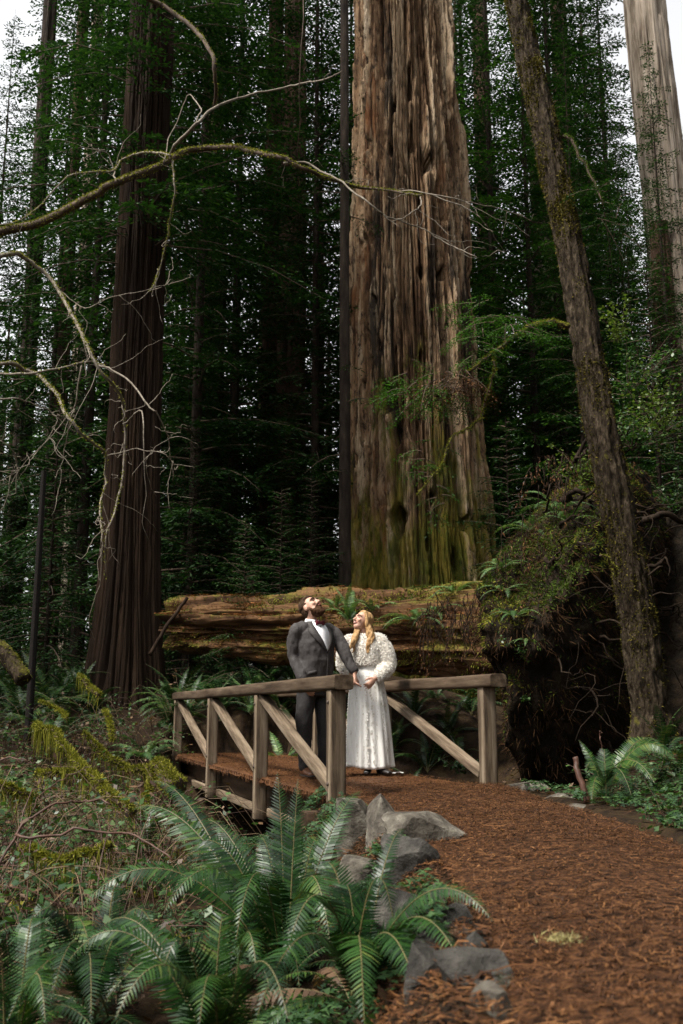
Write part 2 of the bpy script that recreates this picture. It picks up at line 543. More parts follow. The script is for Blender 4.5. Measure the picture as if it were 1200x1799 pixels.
def beam(name, p0, p1, w, h, mat, parent, up=(0, 0, 1), **kw):
    p0, p1 = Vector(p0), Vector(p1)
    d = p1 - p0
    me = beam_mesh(name, d.length, w, h, mat, **kw)
    o = link(name, me)
    xax = d.normalized()
    zax = (Vector(up) - xax * Vector(up).dot(xax)).normalized()
    yax = zax.cross(xax)
    rot = Matrix((xax, yax, zax)).transposed()
    o.location = (p0 + p1) / 2
    o.rotation_euler = rot.to_euler()
    if parent is not None:
        wchild(o, parent)
    return o


# ------------------------------------------------------------------ footbridge
def bp(s, p, z):
    q = BA0 + BDIR * s + BPER * p
    return (q[0], q[1], z)


M['iron'] = plain('rusty bolt iron', (0.045, 0.028, 0.02), 0.6, 0.4)
bridge = empty('footbridge', bp(4.2, 0.8, -0.25), 0, 'weathered timber footbridge with braced handrails under the couple', 'footbridge')
up_p = (BPER[0], BPER[1], 0)
POSTS = [0.0, 2.62, 5.35, 8.25]
for k, s in enumerate(POSTS):
    low = -0.10 if k == 0 else (-0.42 if k < 3 else -0.30)
    po = beam('post', bp(s, 0.0, low), bp(s, 0.0, 0.835), 0.13, 0.13, M['wood'], bridge, up=up_p, seed=k)
    for zb in (0.74, 0.10):
        cb = np.array(bp(s, -0.066, zb))
        q_ = -np.array((BPER[0], BPER[1], 0))
        v_, f_ = tube([cb, cb + q_ * 0.004, cb + q_ * 0.012], [0.016, 0.016, 0.010], 8)
        bo = MB().add(v_, f_).build('bolt', M['iron'])
        bo.parent = po
        bo.matrix_parent_inverse = po.matrix_basis.inverted() @ po.matrix_parent_inverse.inverted() @ bridge.matrix_basis.inverted()
beam('handrail', bp(-0.20, 0.005, 0.895), bp(8.45, 0.005, 0.895), 0.17, 0.118, M['wood_rail'], bridge, r=0.022, seed=11, rough=0.006)
for k in range(3):
    a, b = POSTS[k], POSTS[k + 1]
    beam('brace', bp(b - 0.045, 0.012, 0.81), bp(a + 0.07, 0.012, 0.045), 0.075, 0.105, M['wood'], bridge, up=up_p, seed=20 + k)
RS = [0.62, 3.30, 6.05, 8.60]
for k, s in enumerate(RS):
    beam('post', bp(s, BWID, -0.05 if k == 0 else -0.40), bp(s, BWID, 0.885), 0.13, 0.13, M['wood'], bridge, up=up_p, seed=30 + k)
beam('handrail', bp(0.36, BWID, 0.945), bp(8.8, BWID, 0.945), 0.17, 0.118, M['wood_rail'], bridge, r=0.022, seed=41, rough=0.006)
for k in range(3):
    a, b = RS[k], RS[k + 1]
    beam('brace', bp(b - 0.045, BWID - 0.012, 0.85), bp(a + 0.07, BWID - 0.012, 0.11), 0.075, 0.105, M['wood'], bridge, up=up_p, seed=50 + k)
# deck boards run across, resting on three stringers
n_pl = 42
for k in range(n_pl):
    s0 = 0.04 + k * (BLEN - 0.02) / n_pl
    jit = 0.02 * (vn(k * 1.7, 0, 0, 71) - 0.5)
    beam('plank', bp(s0 + 0.095, 0.03 + jit, -0.045), bp(s0 + 0.095, BWID - 0.03 + jit, -0.045), 0.185, 0.065, M['wood_dark'], bridge, r=0.006, seed=60 + k, rough=0.003)
for p_ in (0.20, BWID / 2, BWID - 0.20):
    beam('stringer', bp(0.02, p_, -0.205), bp(8.35, p_, -0.205), 0.12, 0.24, M['wood_dark'], bridge, seed=110)
beam('side_beam', bp(0.9, 0.09, -0.36), bp(8.35, 0.09, -0.36), 0.06, 0.09, M['wood'], bridge, seed=120)
beam('end_beam', bp(-0.06, -0.28, -0.20), bp(-0.06, BWID + 0.1, -0.20), 0.20, 0.20, M['wood_dark'], bridge, seed=121)
beam('end_beam', bp(8.47, -0.55, -0.10), bp(8.47, BWID + 0.2, -0.10), 0.22, 0.20, M['wood'], bridge, seed=122)


# ------------------------------------------------------------------ needle litter
def litter_strands(P, N_up, L, W, curl, seed):
    """Curved flat strands lying on points P (n,3)."""
    r = np.random.default_rng(seed)
    n = len(P)
    a = r.uniform(0, 2 * math.pi, n)
    d = np.stack([np.cos(a), np.sin(a), r.normal(0, 0.10, n)], -1)
    q = np.stack([-np.sin(a), np.cos(a), r.normal(0, 0.25, n)], -1)
    l = r.uniform(L[0], L[1], n) * r.uniform(0.4, 1, n)
    w = r.uniform(W[0], W[1], n)
    k = r.normal(0, curl, n)
    V = []
    for t in (-0.5, -0.17, 0.17, 0.5):
        c = P + d * (t * l)[:, None] + q * (k * l * (t * t * 4 - 0.5))[:, None]
        c[:, 2] += np.abs(r.normal(0, 0.004, n)) + np.abs(k) * l * 0.12
        ww = w * (1 if abs(t) < 0.3 else 0.35)
        V += [c - q * ww[:, None], c + q * ww[:, None]]
    V = np.stack(V, 1).reshape(-1, 3)
    b = (np.arange(n) * 8)[:, None, None]
    f = np.array([[0, 1, 3, 2], [2, 3, 5, 4], [4, 5, 7, 6]])[None]
    return V, (b + f).reshape(-1, 4)


n = 62000
ys = 1.6 + (rng.random(n) ** 1.35) * 7.9
ts = rng.random(n) ** 0.9 * 1.08 - 0.06
xs = path_left(ys) + ts * (path_right(ys) - path_left(ys)) - 0.02
clump = fbm(xs * 1.6, ys * 1.6, 0, 41)
keep = rng.random(n) < 0.50 + 1.3 * (clump - 0.34)
xs, ys = xs[keep], ys[keep]
keep = np.abs(xs) < ys * 0.36 + 0.1
xs, ys = xs[keep], ys[keep]
P = np.stack([xs, ys, pz(xs, ys) + 0.006], -1)
mb = MB()
h = len(P) * 3 // 4
mb.add(*litter_strands(P[:h], None, (0.02, 0.10), (0.0009, 0.0024), 0.32, 1))
mb.add(*litter_strands(P[h:], None, (0.012, 0.045), (0.0015, 0.0042), 0.15, 2))
sel = rng.choice(len(P), 260)
mb.add(*litter_strands(P[sel] + [0, 0, 0.006], None, (0.10, 0.30), (0.0016, 0.0032), 0.2, 3))
nsh = 7000
ysh = 1.9 + rng.random(nsh) * 5.6
xsh = path_left(ysh) - 0.40 * rng.random(nsh) + 0.04
Psh = np.stack([xsh, ysh, np.maximum(gz(xsh, ysh), pz(xsh, ysh) - 0.02) * (xsh > path_left(ysh) - 0.06) + gz(xsh, ysh) * (xsh <= path_left(ysh) - 0.06) + 0.008], -1)
mb.add(*litter_strands(Psh, None, (0.03, 0.11), (0.0015, 0.005), 0.28, 4))
lit = tag(mb.build('needle_litter', M['litter'], smooth=False), 'loose rust brown redwood needles and twigs strewn on path', 'litter', kind='stuff')

n = 11000
ss, ps = rng.random(n) * 8.4 - 0.1, rng.random(n) * (BWID + 0.05) - 0.03
q = BA0 + BDIR * ss[:, None] + BPER * ps[:, None]
P = np.column_stack([q, np.full(n, 0.0)])
P[:, 2] = -0.006 + 0.025 * fbm(q[:, 0] * 3, q[:, 1] * 3, 0, 44)
# a thin bed of packed needles over the boards, ragged at the sides
ns_, np_ = 150, 40
S_, P_ = np.meshgrid(np.linspace(-0.12, 8.42, ns_), np.linspace(-0.035, BWID + 0.02, np_), indexing='ij')
P_ = P_ + (0.05 * (fbm(S_ * 6, 0, 0, 47) - 0.5)) * (P_ < 0.3)
qq = BA0 + BDIR * S_[..., None] + BPER * P_[..., None]
zz = -0.010 + 0.028 * fbm(qq[..., 0] * 3, qq[..., 1] * 3, 0, 44) + 0.015 * (fbm(qq[..., 0] * 14, qq[..., 1] * 14, 0, 45) - 0.5)
edge = np.minimum(P_ + 0.03, BWID - P_)
zz = zz - 0.05 * (1 - sstep(-0.01, 0.05, edge))
mb = MB().add(np.concatenate([qq, zz[..., None]], -1).reshape(-1, 3), grid_faces(ns_, np_))
P[:, 2] += 0.006
mb.add(*litter_strands(P, None, (0.02, 0.08), (0.0012, 0.004), 0.25, 5))
# needles hanging over the near edge of the boards
n = 900
ss = rng.random(n) * 8.3
q = BA0 + BDIR * ss[:, None] + BPER * (-0.05 * rng.random(n) - 0.005)[:, None]
L_ = rng.uniform(0.02, 0.09, n)
top = np.column_stack([q, np.full(n, -0.01)])
bot = top + np.stack([rng.normal(0, 0.02, n), rng.normal(0, 0.02, n), -L_], -1)
wv = np.column_stack([np.full(n, 0.003), np.zeros(n), np.zeros(n)])
V = np.stack([top - wv, top + wv, bot], 1).reshape(-1, 3)
mb.add(V, np.arange(n * 3).reshape(-1, 3))
tag(mb.build('deck_litter', [M['litter']], smooth=False), 'rust brown needle litter covering the bridge deck', 'litter', kind='stuff')


# ------------------------------------------------------------------ rocks
def rock_mesh(name, size, seed, mat, cuts=16, sub=4):
    bm = bmesh.new()
    bmesh.ops.create_icosphere(bm, subdivisions=sub, radius=1.0)
    r = np.random.default_rng(seed)
    v = np.array([x.co[:] for x in bm.verts])
    for _ in range(cuts):                                   # flat broken faces
        nrm = r.normal(size=3)
        nrm /= np.linalg.norm(nrm)
        d = r.uniform(0.42, 0.80)
        k = np.maximum(v @ nrm - d, 0)
        v = v - nrm * k[:, None] * 0.995
    v = v * np.asarray(size) * 1.25
    s = 3.0
    v = v + (v / (np.linalg.norm(v, axis=1, keepdims=True) + 1e-6)) * (0.075 * (fbm(v[:, 0] * s * 4, v[:, 1] * s * 4, v[:, 2] * s * 4, seed, 5) - 0.5)[:, None]) * min(size) * 2.2
    for b, c in zip(bm.verts, v):
        b.co = c
    me = bpy.data.meshes.new(name)
    bm.to_mesh(me)
    bm.free()
    me.polygons.foreach_set('use_smooth', [True] * len(me.polygons))
    me.materials.append(mat)
    try:
        me.set_sharp_from_angle(angle=math.radians(16))
    except Exception:
        pass
    return me


def rock(px, py, Y, size, rot, seed, label, mat=None, sink=0.0, cuts=16):
    c = at(px, py, Y)
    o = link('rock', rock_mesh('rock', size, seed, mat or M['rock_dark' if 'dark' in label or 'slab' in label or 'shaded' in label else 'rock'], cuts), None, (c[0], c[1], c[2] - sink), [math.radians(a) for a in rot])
    return tag(o, label, 'rock', 'rocks edging the path')


rock(618, 1466, 6.35, (0.13, 0.17, 0.27), (8, -8, 20), 1, 'tall pale grey rock at bridge post foot')
rock(676, 1470, 6.00, (0.13, 0.18, 0.27), (-5, 10, 40), 2, 'narrow grey rock between post rock and flat rock')
rock(752, 1470, 5.60, (0.24, 0.20, 0.14), (12, 4, 25), 3, 'broad flat-topped grey rock jutting into the path')
rock(650, 1565, 5.30, (0.12, 0.15, 0.25), (4, 14, 70), 4, 'pale streaked rock low beneath flat-topped rock')
rock(722, 1560, 4.80, (0.15, 0.15, 0.24), (0, -12, 15), 5, 'dark smooth rock below flat-topped rock')
rock(800, 1650, 3.45, (0.13, 0.13, 0.13), (10, 20, 60), 6, 'dark pointed rock under arching fern tip')
rock(735, 1645, 3.85, (0.14, 0.14, 0.17), (0, 6, 110), 7, 'small shaded rock behind the pointed rock')
rock(828, 1740, 2.80, (0.085, 0.12, 0.14), (5, -8, 30), 8, 'dark angular rock at the foot of the path')
rock(760, 1770, 3.05, (0.085, 0.12, 0.16), (0, 12, 80), 9, 'leaning dark slab beside angular rock at path foot')
rock(836, 1690, 3.10, (0.075, 0.10, 0.09), (0, 12, 10), 13, 'low dark rock half buried in path needles')
rock(795, 1590, 3.9, (0.10, 0.10, 0.08), (0, 8, 50), 14, 'small rounded stone edging the path below flat-topped rock')
rock(765, 1700, 3.28, (0.11, 0.12, 0.15), (0, 18, 130), 15, 'tilted slab between pointed rock and leaning slab')
rock(690, 1640, 4.25, (0.13, 0.13, 0.20), (6, 10, 20), 16, 'sunken dark rock left of the small shaded rock')
rock(868, 1785, 2.55, (0.07, 0.09, 0.06), (0, 5, 10), 17, 'low stone at bottom edge of the photo')
rock(925, 1388, 9.2, (0.17, 0.14, 0.07), (0, 0, 12), 10, 'rounded grey stone beside bridge on far path edge')
rock(985, 1404, 8.4, (0.17, 0.12, 0.06), (0, 0, -20), 11, 'flat pale stone on far path edge')
rock(1035, 1428, 7.6, (0.17, 0.12, 0.06), (0, 0, -40), 12, 'low stone sunk along far path edge near stick')

# ------------------------------------------------------------------ giant redwood
def giant_bark():
    m, nt, b = new_mat('giant redwood bark')
    tc = nt.nodes.new('ShaderNodeTexCoord')
    sep = nt.nodes.new('ShaderNodeSeparateXYZ')
    nt.links.new(tc.outputs['Object'], sep.inputs[0])
    vs = coords(nt, (1, 1, 0.07))
    ton = nt.nodes.new('ShaderNodeAttribute')
    ton.attribute_name = 'tone'
    f1 = noise(nt, vs, 3.4, 8, 0.7)
    f1 = mathn(nt, 'ADD', mathn(nt, 'MULTIPLY', f1, 0.72), mathn(nt, 'MULTIPLY', ton.outputs['Fac'], 0.30))
    base = ramp(nt, [(0.30, (0.024, 0.013, 0.007)), (0.43, (0.088, 0.047, 0.024)), (0.53, (0.24, 0.145, 0.080)), (0.62, (0.39, 0.275, 0.17)), (0.76, (0.52, 0.41, 0.29))], f1).outputs[0]
    mot = noise(nt, coords(nt, (1, 1, 0.38)), 7, 8, 0.75)
    base = mix(nt, maprange(nt, mot, 0.50, 0.36), base, (0.020, 0.013, 0.009))
    # rust coloured rot
    f2 = noise(nt, coords(nt, (1, 1, 0.22)), 1.1, 5)
    base = mix(nt, mathn(nt, 'MULTIPLY', maprange(nt, f2, 0.60, 0.68), 0.8), base, ramp(nt, [(0.35, (0.07, 0.025, 0.010)), (0.7, (0.24, 0.085, 0.026))], noise(nt, vs, 7, 6)).outputs[0])
    # old fire char in long streaks
    f3 = noise(nt, coords(nt, (1, 1, 0.10)), 1.6, 6, 0.65)
    base = mix(nt, mathn(nt, 'MULTIPLY', maprange(nt, f3, 0.53, 0.59), 0.9), base, (0.013, 0.010, 0.008))
    # moss and yellow lichen on the lower bole
    low = maprange(nt, sep.outputs[2], 9.5, 1.5)
    f4 = noise(nt, coords(nt, (1, 1, 0.3)), 1.6, 6, 0.7)
    mk = maprange(nt, mathn(nt, 'ADD', mathn(nt, 'MULTIPLY', low, 0.40), f4), 0.66, 0.80)
    moss = ramp(nt, [(0.33, (0.028, 0.040, 0.006)), (0.46, (0.10, 0.105, 0.014)), (0.57, (0.23, 0.17, 0.028)), (0.70, (0.30, 0.28, 0.09))], noise(nt, coords(nt, (1, 1, 0.35)), 2.6, 8, 0.75)).outputs[0]
    base = mix(nt, mathn(nt, 'MULTIPLY', mk, 0.9, True), base, moss)
    nt.links.new(base, b.inputs['Base Color'])
    b.inputs['Roughness'].default_value = 0.85
    b.inputs['Specular IOR Level'].default_value = 0.08
    bump(nt, b, mathn(nt, 'ADD', noise(nt, coords(nt, (1, 1, 0.14)), 11, 10, 0.75), mathn(nt, 'MULTIPLY', mot, 0.8)), 1.0, 0.14)
    return m


def trunk_mesh(name, H, r0, r1, mat, seed, na=96, nz=120, ridge=0.06, nrid=14, flare=0.3, lean=(0, 0), holes=0, z0=-0.6, bulge=0.03, wobk=0.35, strips=0):
    """Tapered bole: bark in vertical strips and plates with fissures between them, optional pits."""
    a = np.arange(na) * 2 * math.pi / na
    if strips:                                   # finer on the side towards the path
        nf = na * 3 // 4
        a = np.concatenate([math.pi + math.pi * np.arange(nf) / nf, math.pi * np.arange(na - nf) / (na - nf)])
    z = np.linspace(0, 1, nz) ** 1.15 * (H - z0) + z0
    if strips:
        z = np.concatenate([np.linspace(z0, H * 0.64, nz - 30, endpoint=False), np.linspace(H * 0.64, H, 30)])
    A, Z = np.meshgrid(a, z)
    t = np.clip(Z / H, 0, 1)
    R = r0 + (r1 - r0) * t + flare * r0 * np.exp(-np.clip(Z, 0, None) / (0.9 + r0))
    ca, sa = np.cos(A), np.sin(A)
    wob = wobk * (fbm(ca * 1.5 + 9, sa * 1.5, Z * 0.13 / max(r0, .2) ** .5, seed + 5, 3) - 0.5)
    k = nrid / (2 * math.pi)
    u = A + wob
    cu, su = np.cos(u), np.sin(u)
    n1 = fbm(cu * k * 0.9, su * k * 0.9, Z * 0.10, seed, 3)
    n3 = fbm(cu * k * 6, su * k * 6, Z * 1.1, seed + 2, 3)
    D = -ridge * 1.3 * np.clip(1 - np.abs(2 * n1 - 1) * 2.1, 0, 1) ** 1.6 + ridge * 0.4 * (n3 - 0.5) + bulge * R * (fbm(ca * 1.2, sa * 1.2, Z * 0.25, seed + 3, 2) - 0.5) * 2
    tone = n1 * 0
    for (K, fz, amp, gr, ss) in ((nrid * 1.6, 0.16, 0.75, 0.9, 0), (nrid * 4.0, 0.42, 0.45, 0.5, 50), (nrid * 9.0, 1.2, 0.28, 0.28, 90)) if strips == 1 else ((nrid * 2.2, 0.2, 0.5, 0.6, 0),):
        K = int(K)
        uu = (u + 0.06 * (vn(cu * 4, su * 4, Z * 0.8, seed + 20 + ss) - 0.5)) / (2 * math.pi) * K
        uu = uu + 0.5 * (vn(np.floor(uu) * 0 + cu * K * .2, su * K * .2, Z * fz * 2, seed + 23 + ss) - 0.5)
        ci = np.mod(np.floor(uu), K).astype(np.int64)
        fr = uu - np.floor(uu)
        vz = Z * fz * (0.6 + 0.8 * _hash(ci, ci * 0, ci * 0, seed + 30 + ss)) + 7 * _hash(ci, ci * 0 + 1, ci * 0, seed + 31 + ss) + 0.35 * (vn(fr * 2.5 + ci * 5.0, Z * 3, 0, seed + 33 + ss))
        si = np.floor(vz).astype(np.int64)
        hsh = _hash(ci, si, ci * 0, seed + 32 + ss)
        D = D + ridge * amp * (hsh - 0.6) - ridge * gr * np.clip(1 - np.minimum(fr, 1 - fr) * 7, 0, 1)
        fv = vz - si
        D = D - ridge * 0.5 * amp * np.clip(1 - np.minimum(fv, 1 - fv) * 9, 0, 1) * (hsh > 0.4)
        tone = tone + hsh * (0.5 if ss == 0 else 0.35 if ss == 50 else 0.25)
    if holes:
        hn = vn(cu * k * 1.3, su * k * 1.3, Z * 0.95, seed + 8)
        D -= ridge * 3.0 * sstep(0.80, 0.86, hn)
        hn = vn(cu * k * 2.6, su * k * 2.6, Z * 1.7, seed + 9)
        D -= ridge * 1.8 * sstep(0.80, 0.88, hn)
    R = R + D
    V = np.stack([R * ca + lean[0] * Z, R * sa + lean[1] * Z, Z], -1).reshape(-1, 3)
    me = MB().add(V, grid_faces(nz, na, True)).mesh(name, mat)
    at_ = me.attributes.new('tone', 'FLOAT', 'POINT')
    at_.data.foreach_set('value', tone.astype(np.float32).ravel())
    return me


def tree_root(name, px, Y, label, cat='tree', group=None, py=None):
    x = at(px, 1249, Y)[0]
    z = float(gz(x, Y)) - 0.05
    return empty(name, (x, Y, z), 0, label, cat, group)


M['giant'] = giant_bark()
giant = tree_root('giant_redwood', 750, 25.0, 'massive furrowed redwood trunk with mossy base behind the fallen log', 'tree')
link('trunk', trunk_mesh('trunk', 34, 2.08, 0.93, M['giant'], 101, na=500, nz=330, ridge=0.19, nrid=26, flare=0.12, wobk=0.2, strips=1, lean=(-0.017, 0), holes=1), giant)


# ------------------------------------------------------------------ conifer foliage
def spray_quads(base, axis, L, droop, r, el=0.10, wd=0.030, node=0.11, side=0.42, out=None, flat=None):
    """One branch: drooping axis, side twigs on both sides, small flat needles-strips on each twig."""
    ax = np.asarray(axis, float)
    ax = ax / np.linalg.norm(ax)
    tang = np.cross((0, 0, 1.0), ax)
    tang /= np.linalg.norm(tang) + 1e-9
    nn = max(3, int(L / node))
    s = np.linspace(0.12, 1, nn) + r.normal(0, 0.01, nn)
    C = np.asarray(base) + ax * (s * L)[:, None] + np.array((0, 0, -1.0)) * (droop * L * s * s)[:, None]
    s, C = np.repeat(s, 2), np.repeat(C, 2, 0)
    sg = np.tile([1.0, -1.0], nn)
    tl = (side * L * (1.03 - s) ** 0.75 * (0.55 + 0.45 * np.minimum(1, s * 3)) + 0.10) * r.uniform(0.55, 1.2, len(s))
    ang = r.normal(0.95, 0.14, len(s))
    td = ax * np.cos(ang)[:, None] + tang * (sg * np.sin(ang))[:, None]
    td[:, 2] -= 0.25 + r.normal(0, 0.12, len(s))
    ne = np.maximum(2, (tl / (el * 0.55)).astype(int))
    idx = np.repeat(np.arange(len(s)), ne)
    first = np.concatenate(([0], np.cumsum(ne)[:-1]))
    k = (np.arange(len(idx)) - first[idx] + 0.7) / ne[idx]
    tdi, tli = td[idx], tl[idx]
    pos = C[idx] + tdi * (k * tli)[:, None]
    pos[:, 2] -= 0.30 * tli * k * k
    m = len(idx)
    s2 = np.where(np.arange(m) % 2 == 0, 1.0, -1.0)
    tn = tdi / (np.linalg.norm(tdi, axis=1, keepdims=True) + 1e-9)
    sd = np.cross(tn, (0, 0, 1.0))
    sd /= np.linalg.norm(sd, axis=1, keepdims=True) + 1e-9
    ed = tn * 0.75 + sd * (s2 * 0.66)[:, None]
    ed[:, 2] += r.normal(-0.12, 0.25, m)
    ed /= np.linalg.norm(ed, axis=1, keepdims=True)
    wv = np.cross(ed, np.column_stack([r.normal(0, 0.35, m), r.normal(0, 0.35, m), np.ones(m)]))
    wv /= np.linalg.norm(wv, axis=1, keepdims=True) + 1e-9
    ll = el * r.uniform(0.6, 1.35, m)
    ww = wd * r.uniform(0.6, 1.3, m)
    p1 = pos + ed * (ll * 0.5)[:, None]
    V = np.stack([pos, p1 + wv * (ww * 0.5)[:, None], pos + ed * ll[:, None], p1 - wv * (ww * 0.5)[:, None]], 1)
    return V.reshape(-1, 3), (np.arange(m)[:, None] * 4 + np.arange(4)[None])


def conifer_meshes(seed, H, hb, R, nb, mat, el=0.10, wd=0.03, node=0.12, droop=(0.25, 0.6), r0=0.14, bark=None, up=0.25, side=0.42, pow_=0.75):
    """Crown and trunk meshes of one conifer, base at the origin."""
    r = np.random.default_rng(seed)
    mb = MB()
    for i in range(nb):
        u = (i + r.random()) / nb
        u = u ** 0.9
        h = hb + (H * 0.985 - hb) * u
        L = max(0.35, R * (1 - u) ** pow_ * r.uniform(0.3, 1.15))
        az = i * 2.39996 + r.normal(0, 0.35)
        ax = np.array((math.cos(az), math.sin(az), up * r.uniform(-0.6, 1.1) + 0.45 * u))
        dr = r.uniform(*droop) * (1 - 0.4 * u)
        base = np.array((0, 0, h))
        mb.add(*spray_quads(base, ax, L, dr, r, el, wd, node, side), 0)
        s = np.linspace(0, 0.95, 5)
        axn = ax / np.linalg.norm(ax)
        P = base + axn * (s * L)[:, None] + np.array((0, 0, -1.0)) * (dr * L * s * s)[:, None]
        mb.add(*tube(P, np.linspace(0.010 + 0.008 * L, 0.004, 5), 4, False), 1)
    crown = mb.mesh('crown', [mat, M['branch']], smooth=False)
    trunk = trunk_mesh('trunk', H, r0, 0.012, bark or M['bark_thin'], seed + 3, 20, 50, 0.012, 9, 0.35, z0=-0.5)
    return crown, trunk


CON = {}
CON['tall'] = conifer_meshes(11, 36, 1.5, 4.6, 205, M['needles'], el=0.19, wd=0.075, node=0.135, r0=0.19, side=0.40, pow_=0.6)
CON['dense'] = conifer_meshes(12, 25, 0.8, 3.8, 170, M['needles_light'], el=0.16, wd=0.062, node=0.12, r0=0.18, droop=(0.15, 0.45), pow_=0.7)
CON['grey'] = conifer_meshes(13, 22, 1.0, 4.2, 130, M['needles_blue'], el=0.17, wd=0.068, node=0.135, r0=0.16, droop=(0.1, 0.4), up=0.15, pow_=0.7)
CON['thin'] = conifer_meshes(14, 40, 5.0, 4.2, 190, M['needles'], el=0.21, wd=0.080, node=0.15, r0=0.21, droop=(0.35, 0.8), pow_=0.6)
CON['young'] = conifer_meshes(15, 6.5, 0.3, 2.0, 95, M['needles'], el=0.10, wd=0.034, node=0.085, r0=0.05, droop=(0.15, 0.45), up=0.1)


def conifer(kind, px, Y, scale, rz, label, name='conifer', group=None, dz=0.0):
    x = float(at(px, 1249, Y)[0])
    e = empty(name, (x, Y, float(gz(x, Y)) - 0.05 + dz), rz, label, 'tree', group or 'conifers filling the forest')
    e.scale = (scale,) * 3
    c, t = CON[kind]
    link('trunk', t, e)
    link('crown', c, e)
    return e


conifer('dense', 560, 31, 1.05, 0.3, 'bright green conifer just left of the giant trunk')
conifer('tall', 400, 30, 1.0, 1.1, 'tall dark conifer right of the shaded redwood')
conifer('tall', 330, 25, 0.92, 2.7, 'dark conifer with drooping boughs beside shaded redwood')
conifer('thin', 500, 38, 1.1, 4.1, 'slender conifer rising behind the twin trunks')
conifer('tall', 130, 27, 0.95, 5.0, 'broad dark conifer left of the shaded redwood')
conifer('grey', 60, 31, 1.1, 0.9, 'grey green conifer behind the left edge trunk')
conifer('thin', 215, 33, 1.05, 3.3, 'sparse tall conifer directly behind the shaded redwood')
conifer('tall', 890, 34, 1.0, 0.4, 'dark conifer between giant trunk and leaning tree')
conifer('dense', 960, 28, 0.95, 1.9, 'green conifer behind the leaning tree')
conifer('grey', 1065, 31, 0.8, 2.6, 'grey green conifer right of the leaning tree')
conifer('tall', 1150, 26, 0.36, 3.9, 'dark conifer before the bleached trunk')
conifer('thin', 840, 40, 1.1, 5.2, 'far conifer showing right of the giant trunk')
conifer('thin', 1015, 41, 1.1, 2.2, 'far conifer above the hollow pale trunk')
conifer('dense', 455, 44, 1.2, 0.8, 'far bright conifer seen between dark conifers')
conifer('grey', 300, 42, 1.4, 5.6, 'far grey conifer seen beyond the dark conifers')
conifer('thin', 20, 42, 1.0, 1.7, 'thin conifer against white sky at the left edge')
conifer('young', 490, 20.5, 0.72, 0.2, 'small feathery young conifer behind the fallen log', 'young_conifer', 'young conifers')
conifer('young', 425, 17.2, 0.50, 2.0, 'young conifer drooping over the bridge side of the log', 'young_conifer', 'young conifers')
conifer('young', 545, 22, 0.8, 3.3, 'young conifer at the left foot of giant trunk', 'young_conifer', 'young conifers')
conifer('young', 75, 21, 1.0, 4.4, 'young conifer over the fern bank at left', 'young_conifer', 'young conifers')
conifer('young', 330, 24, 1.05, 5.1, 'young conifer in shade beyond the log end', 'young_conifer', 'young conifers')
conifer('young', 905, 22, 1.0, 1.4, 'young conifer right of the giant trunk base', 'young_conifer', 'young conifers')
conifer('young', 1185, 17, 1.05, 0.6, 'young conifer on the dark bank at right edge', 'young_conifer', 'young conifers', 1.4)


r_ = np.random.default_rng(91)
STAND = []
for row, (Y0, n_) in enumerate(((26, 8), (31, 10), (37, 11), (43, 11))):
    seen_k = 0
    for k in range(n_):
        px_k = -130 + 1460 * (k + 0.5 + r_.uniform(-0.3, 0.3)) / n_
        Yk = Y0 + r_.uniform(-1.5, 2.5)
        if Y0 < 28 and 560 < px_k < 930: continue
        STAND.append((px_k, Yk))
        kd = ['tall', 'dense', 'dense', 'tall', 'grey', 'thin'][(k * 5 + row * 2) % 6]
        look = dict(tall='dark drooping', dense='bright green', grey='grey green', thin='slender dark')[kd]
        conifer(kd, px_k, Yk, r_.uniform(0.5, 1.05) * (0.62 if px_k < 130 else 0.5 if (px_k > 1040 and Yk < 33) else 0.95 if 840 < px_k < 1120 else 1.0), r_.uniform(0, 6.28),
                '%s conifer, %s from left in the %s row of the stand' % (look, ORD[seen_k], ('nearest', 'second', 'third', 'hindmost')[row]), 'conifer', 'conifers of the dense dark stand')
        seen_k += 1
conifer('thin', 1042, 35, 0.95, 2.9, 'tall slender conifer in the sky gap left of bleached trunk')
conifer('tall', 1085, 38, 0.95, 1.2, 'dark conifer close behind the left side of bleached trunk')
conifer('thin', 1120, 43, 1.0, 0.2, 'far slender conifer beyond the bleached trunk')
conifer('tall', 1012, 29, 0.85, 4.6, 'dark bushy conifer in the gap right of leaning trunk')


# ------------------------------------------------------------------ other standing trunks
def bole(name, px, Y, H, r0, r1, mat, seed, label, lean=(0, 0), na=110, nz=130, ridge=0.05, nrid=14, flare=0.3, holes=0, strips=0, sprays=0, spray_mat='needles', zr=(4, 14), group=None, srad=1.3, el=0.10, wd=0.03):
    e = tree_root(name, px, Y, label, 'tree', group)
    link('trunk', trunk_mesh('trunk', H, r0, r1, mat, seed, na, nz, ridge, nrid, flare, lean, holes, strips=strips), e)
    r = np.random.default_rng(seed + 70)
    if sprays:
        mb = MB()
        for i in range(sprays):
            z = r.uniform(*zr)
            az = r.uniform(0, 2 * math.pi)
            rr = r0 + (r1 - r0) * z / H
            d = np.array((math.cos(az), math.sin(az), r.uniform(-0.1, 0.35)))
            b0 = np.array((d[0] * rr * 0.9 + lean[0] * z, d[1] * rr * 0.9 + lean[1] * z, z))
            L = r.uniform(0.6, srad)
            dr = r.uniform(0.2, 0.6)
            mb.add(*spray_quads(b0, d, L, dr, r, el, wd, el, 0.45), 0)
            s = np.linspace(0, 0.95, 4)
            mb.add(*tube(b0 + d * (s * L)[:, None] - np.array((0, 0, 1.0)) * (dr * L * s * s)[:, None], np.linspace(0.02, 0.004, 4), 4, False), 1)
        mb.build('crown', [M[spray_mat], M['branch']], e, smooth=False)
    return e


